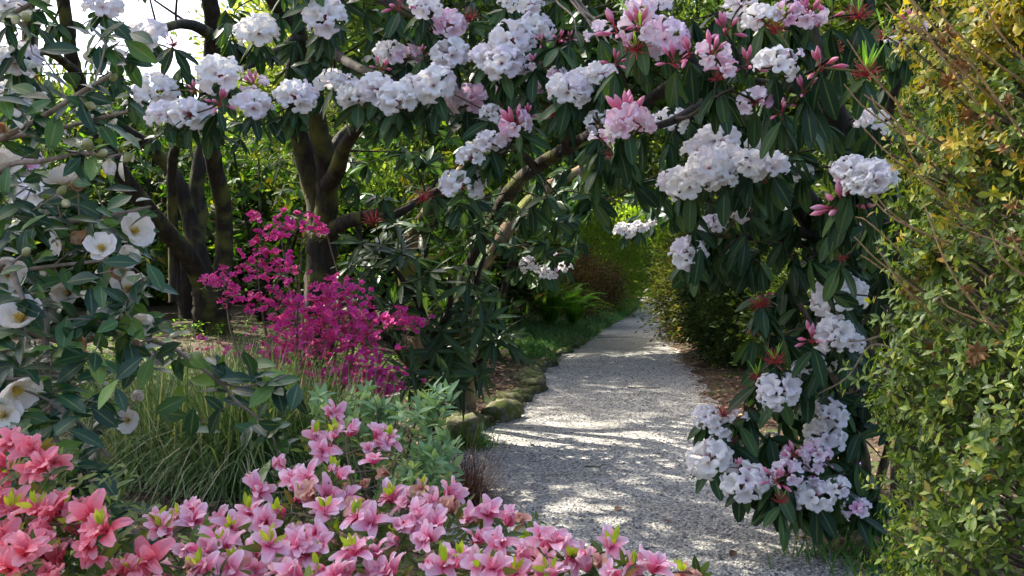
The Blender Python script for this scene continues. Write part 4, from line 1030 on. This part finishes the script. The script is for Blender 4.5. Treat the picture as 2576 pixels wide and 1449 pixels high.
# ---------------------------------------------------------------- magenta azalea
bm = onground(-1.55, 7.7)
tm = Plant('azalea_bush', 'airy magenta azalea in full flower among the grasses', 'shrub', bm, M_TWIG, None, 501)
for tip in ((700, 560), (560, 700), (640, 640), (760, 600), (820, 580), (860, 720), (900, 790), (1040, 820), (980, 960), (680, 860), (760, 760), (800, 880)):
    D = tm.g.uniform(7.3, 8.0)
    p = at(tip[0], tip[1], D)
    tm.limb([bm, (bm + p) / 2 + tm.g.normal(0, .1, 3), p], .016, .005, 'stem', 6)
def azcluster(seed, mat):
    g = np.random.default_rng(seed); A = Acc(); pt = petal_tpl(2, 2, W=.6, w0=.14)
    for q in range(5):
        c = g.normal(0, .42, 3) * [1, 1, .5]; ax = unit([g.normal(0, .5), g.normal(0, .5) - .3, 1])
        R0 = frames([np.cross(ax, [.3, .5, .1])], [ax])[0]
        for a in range(5):
            ca, sa = math.cos(a * 1.2566), math.sin(a * 1.2566)
            Rz = np.array([[ca, -sa, 0], [sa, ca, 0], [0, 0, 1]])
            A.inst(pt, c[None], (R0 @ Rz)[None], .42)
    return A
MAGT = [azcluster(k, M_MAG) for k in range(4)]
MAGM = [a.mesh('flower_cluster', M_MAG) for a in MAGT]
blobs = [(740, 560, 60, 25, 18), (800, 570, 30, 20, 8), (640, 545, 12, 8, 3), (690, 590, 25, 20, 6), (530, 705, 35, 15, 12), (630, 690, 60, 40, 26), (720, 680, 40, 40, 16),
         (690, 760, 60, 40, 34), (840, 720, 45, 30, 22), (820, 790, 90, 50, 70), (900, 800, 45, 40, 30), (760, 850, 100, 40, 70), (870, 850, 70, 40, 45), (1010, 810, 55, 25, 32),
         (700, 900, 70, 35, 40), (820, 930, 90, 35, 45), (920, 930, 60, 40, 36), (980, 960, 55, 30, 34), (950, 980, 40, 15, 14), (560, 880, 50, 25, 7), (660, 620, 35, 25, 8), (600, 740, 40, 30, 12)]
pos = []
for (cx, cy, sx, sy, m) in blobs:
    for q in range(m):
        D = tm.g.uniform(7.15, 7.9)
        pos.append(at(tm.g.normal(cx, sx * .6), tm.g.normal(cy, sy * .6), D))
pos = np.array(pos); pos = pos[pos[:, 2] > ground_z(pos[:, 0], pos[:, 1]) + .08]
order = np.argsort(pos[:, 1]); g = tm.g
A = Acc()
for r, k in enumerate(order):
    p = pos[k]; ax = unit([g.normal(0, .3), -.35 + g.normal(0, .3), 1]); s = g.uniform(.04, .07)
    R = frames([np.cross(ax, unit(g.normal(0, 1, 3)))], [ax])[0]
    if r % 3 == 0: tm.grow(p - [0, 0, .02], .0025, thick=.005)
    if r < 300: tm.part('flower_cluster', MAGM[r % 4], R, s, p)
    else:
        a = MAGT[r % 4]; A.inst((np.concatenate(a.V), np.concatenate(a.Q), np.concatenate(a.T)), p[None], R[None], s)
    if r % 2 == 0: tm.whorl(p - [0, 0, .04], ax, 5, .035, (-.4, .5))
if A.n:
    o = tm.part('blossom', A.mesh('blossom', M_MAG, bm)); o['kind'] = 'stuff'
AZ = leaf_tpl(4, W=.36, droop=.12, fold=.25); AZL = leaf_tpl(2, W=.36, droop=.12, fold=.25)
tm.finish('azalea_leaf', AZ, AZL, M_AZLEAF, 120)

# ---------------------------------------------------------------- foreground azaleas
PT = petal_tpl(6, 4, W=.60, flare=(.45, .80, 1.03), up=(0, .55, .55), notch=-.01, wave=.03, w0=.09, wp=.8)
def stamens_mesh(mat):
    A = Acc(); g = np.random.default_rng(5)
    for q in range(6):
        a = q * 1.05 + g.normal(0, .2); r = .16
        P = np.array([[0, 0, .05], [math.cos(a) * r * .5, math.sin(a) * r * .5, .4], [math.cos(a) * r * 1.3, math.sin(a) * r * 1.3 - .1, .78]])
        V, Q = tube(spline(P, 3), .010, 4); A.add(V, Q)
    return A.mesh('stamens', mat)
STAM = stamens_mesh(M_STAMEN)
PTS = [petal_tpl(6, 4, W=w_ * .88, flare=(.45, .80, 1.03), up=(0, u_, u_ - .02), notch=n_, wave=v_, w0=.09, wp=.8) for w_, u_, n_, v_ in ((.58, .55, -.01, .04), (.50, .62, -.04, .07), (.62, .48, .03, -.06))]
PET = {k: [mesh_np('petal', *q_, m) for q_ in PTS] for k, m in (('pink', M_PINK), ('coral', M_CORAL), ('faded', M_FADED))}
CALYX = mesh_np('calyx', *lathe([(.02, -.16), (.05, -.05), (.09, .04), (.10, .10)], 6), M_AZLEAF)
def azflower(t, p, ax, s, col):
    g = t.g
    R = frames([np.cross(ax, unit(g.normal(0, 1, 3)))], [ax])[0]
    f = t.part('flower', CALYX, R, s, p)
    half = g.random() < .22                      # a half-open flower
    base_e = .75 if half else (.05 if col != 'faded' else .5)
    layers = ((5, base_e, 1.0, 0.0), (int(g.integers(2, 5)), base_e + .42, .82, .6)) if not half else ((5, base_e, .95, 0.0),)
    for (m, e0, sc, off) in layers:
        for a in range(m):
            an = off + a * 6.2832 / m + g.normal(0, .16)
            ca, sa = math.cos(an), math.sin(an); e = g.normal(e0, .2); ce, se = math.cos(e), math.sin(e)
            tw = g.normal(0, .25); ct, st = math.cos(tw), math.sin(tw)
            Rz = np.array([[ca, -sa, 0], [sa, ca, 0], [0, 0, 1]]) @ np.array([[ce, 0, -se], [0, 1, 0], [se, 0, ce]]) @ np.array([[1, 0, 0], [0, ct, -st], [0, st, ct]])
            link('petal', PET[col][int(g.integers(0, 3))], f, mat4(Rz, sc * g.uniform(.85, 1.1), (0, 0, 0)))
    if col != 'faded' and not half: link('stamens', STAM, f)
C4, C5 = (0, 724.5), (858.6, 724.5)
pinks = [(C5, x, y) for x, y in ((50, 720), (180, 740), (250, 750), (130, 810), (165, 850), (10, 940), (20, 1050), (90, 1090), (150, 1175), (60, 1150), (400, 1020), (250, 1050), (550, 1030), (450, 1090), (540, 1100), (380, 1150), (470, 1190), (300, 1190), (260, 1260), (430, 1250), (640, 1150), (690, 1250), (740, 1130), (800, 1280), (840, 1160), (600, 1350), (520, 1390), (770, 1410), (920, 1340), (985, 1370), (1010, 1290), (1080, 1275), (1160, 1365), (1230, 1340), (1360, 1290), (1480, 1405), (1590, 1395), (700, 1400), (870, 1430), (1050, 1420), (60, 1310), (110, 1310), (180, 1430), (20, 1420), (230, 1425), (960, 1330), (1365, 1440), (330, 1080), (900, 1420))]
pinks += [(C4, x, y) for x, y in ((1690, 640), (1590, 740), (1650, 790), (1690, 730), (1620, 820), (1680, 920), (1410, 890), (1480, 960), (1540, 950), (1310, 1020), (790, 1170), (830, 1210), (910, 1150), (1100, 1180), (1250, 1120), (1160, 1200), (1400, 1120), (1500, 1050), (1560, 1040), (1650, 1040), (1640, 1110), (1330, 1180), (1080, 1290), (960, 1330), (1050, 1380), (1000, 1400), (1130, 1310), (1150, 1420), (1270, 1420), (1360, 1290), (1450, 1290), (1500, 1290), (1610, 1290), (1540, 1350), (1290, 1330), (740, 1430), (820, 1430), (1410, 1420), (1490, 1430), (1600, 1420), (1680, 1420), (980, 1170))]
corals = [(C4, x, y) for x, y in ((30, 800), (160, 820), (200, 890), (40, 940), (60, 1110), (180, 1100), (280, 1070), (230, 1130), (410, 1160), (460, 1140), (380, 1195), (60, 1270), (10, 1250), (245, 1265), (170, 1260), (220, 1320), (110, 1350), (20, 1400), (150, 1400), (290, 1330), (510, 1210), (610, 1400), (740, 1365), (660, 1420), (10, 1330), (230, 1440), (120, 1300), (-30, 1050), (-20, 870))]
def azalea(label, base, pts, col, Dfun, size, seed, extra, dbl=.35):
    t = Plant('azalea_bush', label, 'shrub', base, M_TWIG, None, seed); g = t.g
    P = []
    for (c, x, y) in pts:
        dx, dy = dd(c, x, y); P.append(at(dx, dy, Dfun(dy) + g.normal(0, .04)))
    P = np.array(P)
    for k in range(9):
        tip = P[int(g.integers(0, len(P)))] - [0, 0, .2]
        t.limb([base + g.normal(0, .03, 3) * [1, 1, 0], (base + tip) / 2 + g.normal(0, .06, 3), tip], .014, .005, 'stem', 6)
    E = []
    for k in range(extra):
        q = P[int(g.integers(0, len(P)))]; E.append(q + np.array([g.normal(0, .07), g.uniform(.0, .15), -g.uniform(.02, .12)]))
    for q, (p, first) in enumerate([(p, True) for p in P] + [(p, False) for p in E]):
        ax = unit([g.normal(0, .55), -.7 + g.normal(0, .45), .7 + g.normal(0, .2)])
        t.grow(p - ax * .03, .002, thick=.005)
        c = 'faded' if (not first and g.random() < .75) or g.random() < .06 else col
        azflower(t, p - ax * size * .3, ax, size * (g.uniform(.56, .72) if first else g.uniform(.36, .5)), c)
        if first and g.random() < dbl:
            a2 = unit(ax + g.normal(0, .7, 3)); azflower(t, p + np.cross(ax, unit(g.normal(0, 1, 3))) * .03 - ax * .012, a2, size * g.uniform(.42, .54), col)
        t.whorl(p - ax * .03, ax, 7, .038, (-.3, .6))
        if g.random() < .3:
            for d in unit(g.normal(0, .5, (4, 3)) + [0, -.35, 1]): t.part('shoot', shared('azalea_shoot', AZ, M_LIMESHOOT), frames([d], [[0, -1, .4]])[0], g.uniform(.018, .034), p + d * .006)
    F = []
    for k in range(520):
        q = P[int(g.integers(0, len(P)))]; p = q + np.array([g.normal(0, .09), g.uniform(-.02, .25), -g.uniform(.04, .40)])
        if k % 3 == 0: t.grow(p, .002, thick=.005)
        t.whorl(p, unit([g.normal(0, .4), -.4, 1]), 5, .032, (-.4, .6))
    t.finish('azalea_leaf', AZ, AZL, M_AZLEAF, 300)
azalea('pink azalea bush full of pale pink flowers at the near edge of the path', onground(-.25, 2.35), pinks, 'pink',
       lambda dy: np.interp(dy, [1040, 1250, 1449], [2.5, 2.0, 1.62]), .062, 601, 60, .40)
azalea('coral pink azalea below the white camellia', onground(-.85, 1.75), corals, 'coral',
       lambda dy: np.interp(dy, [1100, 1449], [1.75, 1.5]), .062, 602, 18, .6)

# ---------------------------------------------------------------- grey-green shrub
bg_ = onground(-.62, 4.7)
tg = Plant('shrub', 'grey-green leafy shrub between the pink azalea and the stone edging', 'shrub', bg_, M_TWIG, None, 610)
for tip in ((840, 1010), (900, 1000), (950, 1030), (1000, 1040), (1060, 1000), (1090, 1050), (1000, 1130), (1060, 1150), (1110, 1180), (940, 1130), (1120, 1000)):
    p = at(tip[0], tip[1], tg.g.uniform(4.4, 4.9)); tg.limb([bg_, (bg_ + p) / 2 + tg.g.normal(0, .05, 3), p], .010, .004, 'stem', 5)
GL = leaf_tpl(5, W=.36, droop=.10, fold=.3); GLL = leaf_tpl(3, W=.36, droop=.10, fold=.3)
for p in vol(95, [(800, 960, 975, 1060, 4.5, 5, 2.5), (900, 1080, 1020, 1100, 4.4, 4.9, 2.5), (960, 1130, 1090, 1220, 4.3, 4.7, 4), (1050, 1130, 970, 1050, 4.5, 4.8, 1.2)], tg.g):
    tg.grow(p, .002, thick=.004); ax = unit(tg.g.normal(0, .3, 3) + [0, -.15, 1])
    tg.whorl(p, ax, 5, .078, (.2, 1.2)); tg.whorl(p - ax * .05, ax, 4, .085, (-.1, .8))
tg.finish('grey_green_leaf', GL, GLL, M_GLAUC, 300)

# bluebells
def bluebell(x, y, h, seed):
    b = onground(x, y, 0); t = Plant('bluebell', 'small bluebell flowering among the grey-green shrub and stone edging', 'flower', b, M_SHOOT, 'bluebells in the bed edge', 620 + seed); g = t.g
    P = [b, b + [0, 0, h * .6], b + [.03, -.02, h]]
    t.limb(P, .003, .002, 'stem', 5, 0)
    m = shared('bluebell_bell', lathe([(.003, 0), (.009, -.006), (.010, -.018), (.015, -.026)], 6), M_BLUE)
    for k in range(7): t.part('bell', m, np.eye(3), 1.2, b + [.03 + g.normal(0, .016), g.normal(0, .016) - .02, h - k * .018])
    for k in range(4):
        a = k * 1.6; d = np.array([math.cos(a), math.sin(a), 1.4]); t.part('leaf', shared('bluebell_leaf', blade_tpl(5, .8, .03), M_VERGE), frames([d], [[-d[0], -d[1], 1]])[0], h * .8, b)
for k, (dx, dy, D) in enumerate(((985, 1060, 5.3), (1005, 1075, 5.25), (1030, 1060, 5.3), (1045, 1090, 5.2), (975, 955, 6.8), (2160, 1080, 5.9), (2125, 1150, 5.6))):
    p = at(dx, dy, D); bluebell(p[0], p[1], float(np.clip(p[2] - float(ground_z(p[0], p[1])), .15, .38)), k)

# ---------------------------------------------------------------- white camellia
bc = onground(-1.75, 2.75)
tc_ = Plant('camellia_shrub', 'white camellia with glossy dark leaves and long arching stems', 'shrub', bc, M_CAMSTEM, None, 701)
g = tc_.g
def cb(pts, r0, r1, D0, D1, src=None):
    P = [at(x, y, D0 + (D1 - D0) * k / (len(pts) - 1)) for k, (x, y) in enumerate(pts)]
    tc_.limb(P, r0, r1, 'stem', 7, .04, 5)
for tip in ((-180, 150), (-150, 420), (-120, 600), (-100, 720), (-120, 900), (-60, 780)):
    p = at(tip[0], tip[1], 2.75); tc_.limb([bc, (bc + p) / 2 + g.normal(0, .05, 3), p], .022, .012, 'stem', 8)
cb([(-180, 150), (-60, 60), (60, 20), (120, -40)], .010, .005, 2.75, 2.6)
cb([(-150, 420), (0, 350), (115, 290), (200, 235), (285, 185)], .011, .005, 2.7, 2.45)
cb([(0, 350), (140, 325), (240, 300), (325, 280)], .008, .004, 2.68, 2.5)
cb([(-120, 600), (0, 430), (110, 405), (205, 385), (270, 395)], .009, .004, 2.7, 2.5)
cb([(-120, 600), (0, 525), (90, 550), (200, 555), (300, 537), (380, 520)], .009, .004, 2.75, 2.6)
cb([(-100, 720), (0, 695), (90, 675), (200, 662), (310, 650)], .009, .004, 2.7, 2.55)
cb([(-60, 780), (10, 660), (45, 720), (70, 790)], .012, .006, 2.6, 2.5)
cb([(-60, 780), (100, 775), (115, 890), (130, 1025), (150, 1125), (250, 1250), (330, 1330), (390, 1390)], .011, .006, 2.75, 2.4)
cb([(130, 1010), (165, 1040), (220, 1085), (275, 1150)], .009, .005, 2.5, 2.45)
cb([(60, 830), (165, 860), (280, 838), (400, 862), (465, 895), (550, 960), (600, 1015), (665, 1065), (690, 1110), (702, 1155)], .009, .003, 2.7, 2.75)
cb([(550, 960), (600, 972), (680, 960), (730, 940)], .004, .002, 2.73, 2.7)
cb([(-120, 900), (0, 952), (125, 945)], .009, .004, 2.6, 2.55)
cb([(-120, 900), (0, 1040), (60, 1060), (130, 1020)], .008, .004, 2.6, 2.5)
cb([(250, 1250), (230, 1200), (150, 1190), (60, 1230)], .006, .003, 2.42, 2.3)
CL = leaf_tpl(6, W=.46, droop=.14, fold=.28, petiole=.08, pw=.9, ex=.8); CLL = leaf_tpl(4, W=.46, droop=.14, fold=.28, petiole=.08)
def camleaves(p, n=5):
    for k in range(n):
        d = unit(g.normal(0, 1, 3) * [1, .7, .6] + [.15, -.2, -.15]); nn = unit(np.array([0, -.55, .8]) + g.normal(0, .35, 3))
        tc_.leaf(p + g.normal(0, .02, 3), d, nn, g.uniform(.055, .10))
stem_nodes = [np.array(q) for q in tc_.P]
for q in stem_nodes:
    x, y, dep = proj(q)
    if -100 < x[0] < 760 and -60 < y[0] < 1449 and g.random() < .34: camleaves(q, 2)
for p in vol(170, [(-60, 330, 10, 330, 2.5, 2.9, 2.0), (-60, 300, 330, 560, 2.5, 2.9, 2.2), (-60, 400, 540, 800, 2.45, 2.9, 3.6), (-60, 430, 780, 940, 2.45, 2.9, 2.6), (-40, 300, 940, 1260, 2.35, 2.8, 2.2), (440, 700, 900, 1120, 2.65, 2.8, .7), (120, 420, 1180, 1440, 2.3, 2.6, .7)], g):
    d = tc_.grow(p, .002, thick=.006); camleaves(p, 4)
CP_ = petal_tpl(6, 5, W=.86, flare=(.7, .95, 1.0), up=(0, .34, .55), notch=.06, wave=.03, w0=.2, wp=.75)
CPET = {'white': mesh_np('petal', *CP_, M_CREAM), 'brown': mesh_np('petal', *CP_, M_BROWNED)}
def tuft():
    A = Acc(); gg = np.random.default_rng(8)
    for d in dirs_dome(34, 0, .55, gg):
        V, Q = tube(np.array([[0, 0, 0], d * .25, d * .42]), np.array([.012, .010, .022]), 4); A.add(V, Q)
    return A.mesh('stamens', M_YELLOW)
TUFT = tuft()
CCAL = mesh_np('calyx', *lathe([(.05, -.16), (.16, -.08), (.20, .03), (.16, .10)], 7), M_CAMBUD)
def camflower(dx, dy, D, w, ax, kind='white', close=0.0, n=6):
    p = at(dx, dy, D); ax = unit(ax); s = w * .62
    tc_.grow(p - ax * s * .3, .003, thick=.006)
    R = frames([np.cross(ax, [.3, .2, .6])], [ax])[0]
    f = tc_.part('flower', CCAL, R, s, p - ax * s * .3)
    for k in range(n):
        an = k * 6.283 / n + g.normal(0, .1); ca, sa = math.cos(an), math.sin(an)
        e = close + g.normal(.0, .1) + (.12 if k % 2 else 0); ce, se = math.cos(e), math.sin(e)
        Rz = np.array([[ca, -sa, 0], [sa, ca, 0], [0, 0, 1]]) @ np.array([[ce, 0, -se], [0, 1, 0], [se, 0, ce]])
        link('petal', CPET[kind], f, mat4(Rz, g.uniform(.9, 1.05), (0, 0, 0)))
    if close < .7: link('stamens', TUFT, f)
for a in ((255, 622, 2.5, .075, (.1, -1, .7)), (160, 450, 2.6, .085, (-.1, -.6, 1)), (275, 412, 2.5, .055, (.1, -.2, -1), 'white', .95), (145, 612, 2.6, .065, (-.8, -.5, -.2)),
          (340, 580, 2.6, .085, (.6, -.5, .2)), (318, 648, 2.6, .06, (.5, -.7, .2)), (322, 725, 2.6, .08, (.3, -.8, .6)), (50, 797, 2.5, .11, (.1, -.7, .8)), (350, 815, 2.65, .065, (.5, -.8, -.2)),
          (205, 858, 2.6, .06, (-.3, -.9, -.3), 'brown', .3), (45, 985, 2.45, .10, (.7, -.4, -.6)), (8, 1045, 2.4, .08, (.2, -1, .2)), (130, 1070, 2.6, .085, (.2, -.6, .7)), (320, 1058, 2.6, .06, (.2, -1, .1)),
          (345, 1000, 2.65, .05, (.4, -.8, .4), 'white', .6), (190, 1390, 2.3, .10, (.3, -.9, .2)), (300, 690, 2.55, .06, (.2, -.9, .5), 'brown', .5), (20, 690, 2.6, .08, (.4, -.9, 0)), (200, 605, 2.6, .06, (.1, -.8, .5), 'brown', .5),
          (170, 735, 2.65, .07, (0, -1, .3)), (15, 420, 2.7, .09, (.3, -.7, .6)), (190, 465, 2.65, .05, (.6, -.8, .1), 'brown', .6), (8, 325, 2.6, .05, (.3, -.9, .1), 'brown', .7), (340, 870, 2.65, .05, (.3, -.8, .2), 'brown', .6)):
    camflower(*a)
CB = mesh_np('bud', *lathe([(.02, 0), (.30, .15), (.46, .5), (.42, .85), (.22, 1.15), (.02, 1.3)], 9), M_CAMBUD)
for (dx, dy, D) in ((40, 42, 2.5), (72, 55, 2.5), (215, 262, 2.5), (205, 365, 2.5), (232, 365, 2.48), (145, 490, 2.55), (165, 508, 2.5), (190, 1165, 2.4), (330, 385, 2.5), (250, 388, 2.5), (60, 640, 2.55), (270, 800, 2.6), (285, 190, 2.45), (232, 800, 2.6)):
    p = at(dx, dy, D); tc_.grow(p, .003, thick=.006); ax = unit(g.normal(0, .5, 3) + [.3, -.4, .1])
    tc_.part('bud', CB, frames([np.cross(ax, [.3, .2, .6])], [ax])[0], .024, p)
tc_.finish('camellia_leaf', CL, CLL, M_CAM, 300)

# ---------------------------------------------------------------- azalea hedge on the right
HC = np.array([2.02, 2.62]); HR = .97
bh = onground(HC[0], HC[1])
th_ = Plant('azalea_hedge', 'tall dense azalea hedge with small golden-green leaves and bare tan twigs', 'hedge', bh, M_TWIG, None, 801)
g = th_.g
for q in range(8):
    a = q * .785; th_.limb([bh + [math.cos(a) * .12, math.sin(a) * .12, 0], bh + [math.cos(a) * .4, math.sin(a) * .4, 1.2], bh + [math.cos(a) * .62, math.sin(a) * .62, 2.3]], .03, .010, 'stem', 7)
nt_ = 1300                        # tufts, most of them on the side towards the path
ta = np.where(g.random(nt_) < .75, g.normal(math.radians(212), .5, nt_), g.random(nt_) * 6.28)
tz = g.random(nt_) * 2.7 + .12
prof = np.interp(tz, [0, .5, 1.3, 2.0, 2.5, 2.9], [.86, .98, 1.0, .97, .88, .55])
bump = 1 + .05 * np.sin(ta * 7 + tz * 3) + .045 * np.sin(ta * 13 - tz * 5)
tr_ = HR * prof * bump * (1 - np.abs(g.normal(0, .07, nt_)))
gold = []
for q in range(nt_):
    c = np.array([HC[0] + tr_[q] * math.cos(ta[q]), HC[1] + tr_[q] * math.sin(ta[q]), tz[q] + float(bh[2])])
    o_ = unit([math.cos(ta[q]), math.sin(ta[q]), .6])
    golden = g.random() < np.clip((tz[q] - 1.55) / 1.0, 0, .85)  # likelier higher up: bronze growth and painted-in sunlight on the hedge top
    V, Q = tube(np.array([c - o_ * .22, c - o_ * .10 + g.normal(0, .015, 3), c + o_ * .03]), np.array([.006, .004, .002]), 4); th_.twigs.add(V, Q)
    for w_ in range(11):
        p = c + g.normal(0, .036, 3) + o_ * g.uniform(-.05, .03)
        ax = unit(o_ + (p - c) * 9 + g.normal(0, .3, 3))
        th_.whorl(p, ax, int(g.integers(5, 8)), .031, (-.05, .8), .3)
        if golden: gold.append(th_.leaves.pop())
seedA = 0
for k in range(40):
    dy = g.uniform(40, 800); a = math.radians(g.normal(206, 22)); z0 = 1.6 - (dy - 649) / FD * 2.7
    r0 = HR * 1.0; p = np.array([HC[0] + r0 * math.cos(a), HC[1] + r0 * math.sin(a), z0])
    d = unit(np.array([math.cos(a) * .9 - .5, math.sin(a) * .5, g.uniform(.3, 1.6)])); L = g.uniform(.08, .24)
    C = np.array([p - d * .25, p + d * L * .4 + [0, 0, .02], p + d * L + [0, 0, .06 + g.normal(0, .03)]])
    V, Q = tube(spline(C, 4), np.linspace(.0035, .0018, 9), 5)
    th_.part('bare_twig', mesh_np('bare_twig', V - bh, Q, mat=M_TWIGTAN))
SEED = Acc()
for d in dirs_dome(16, 0, 2.6, g): SEED.inst(SM, np.zeros((1, 3)), frames([d], [[.2, .3, .8]]), .9)
SEEDM = SEED.mesh('dead_flower_head', M_SEED)
for k in range(70):
    a = math.radians(g.normal(208, 20)); z0 = g.uniform(1.2, 2.5); r0 = HR * .98
    p = np.array([HC[0] + r0 * math.cos(a), HC[1] + r0 * math.sin(a), z0])
    th_.part('dead_flower_head', SEEDM, frames([g.normal(0, 1, 3)], [[.1, .2, 1]])[0], g.uniform(.018, .034), p)
HL = leaf_tpl(5, W=.46, droop=.10, fold=.3, pw=1.2, ex=.65); HLL = leaf_tpl(2, W=.5, droop=.10, fold=.3, pw=1.2)
green = th_.leaves
th_.finish('hedge_leaf', HL, HLL, M_HEDGE, 200)
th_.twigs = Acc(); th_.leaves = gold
th_.finish('sunlit_bronze_hedge_leaf', HL, HLL, M_HEDGESUNGOLD, 100, 'sunlit_bronze_leaf', 'sunlit_bronze_foliage')

# ---------------------------------------------------------------- small things on the path
def twig(dx, dy, L, ang, seed, label):
    D = EYE * FD / (dy - 649); p = at(dx, dy, D); g = np.random.default_rng(seed)
    d = np.array([math.cos(ang), math.sin(ang), 0]); C = []
    for u in np.linspace(-.5, .5, 6):
        q = p + d * L * u + np.array([-d[1], d[0], 0]) * g.normal(0, .015); q[2] = float(path_z(q[0], q[1])) + .008; C.append(q)
    V, Q = tube(np.array(C), np.linspace(.008, .003, 6), 5)
    b = np.array(C[2])
    o = link('fallen_twig', mesh_np('fallen_twig', V - b, Q, mat=M_TWIG)); o.location = b
    tag(o, label, 'twig')
twig(1560, 852, .9, .05, 1, 'long thin dark twig lying across the far path')
twig(1500, 1186, .17, .1, 2, 'short twig lying mid-path near the bronze grass')
twig(1620, 980, .4, .1, 3, 'thin twig lying on the shaded part of the path')
fl = leaf_tpl(5, W=.42, droop=.25, fold=.5)
FLM = mesh_np('fallen_leaf', *fl, M_LITTER)
for k, (dx, dy) in enumerate(((1795, 990), (1335, 1085), (1760, 1095), (1390, 1205), (1670, 1155), (1850, 1410), (1455, 1140), (1690, 1330), (1560, 1290), (1330, 1160))):
    D = EYE * FD / (dy - 649); p = at(dx, dy, D); p[2] = float(path_z(p[0], p[1])) + .012
    a = k * 2.1
    o = link('fallen_leaf', FLM, None, mat4(frames([[math.cos(a), math.sin(a), .1]], [[.1, 0, 1]])[0], .05 + .02 * (k % 3), p))
    tag(o, 'small dry brown leaf lying loose on the gravel path', 'leaf', 'dry leaves lying on the path')
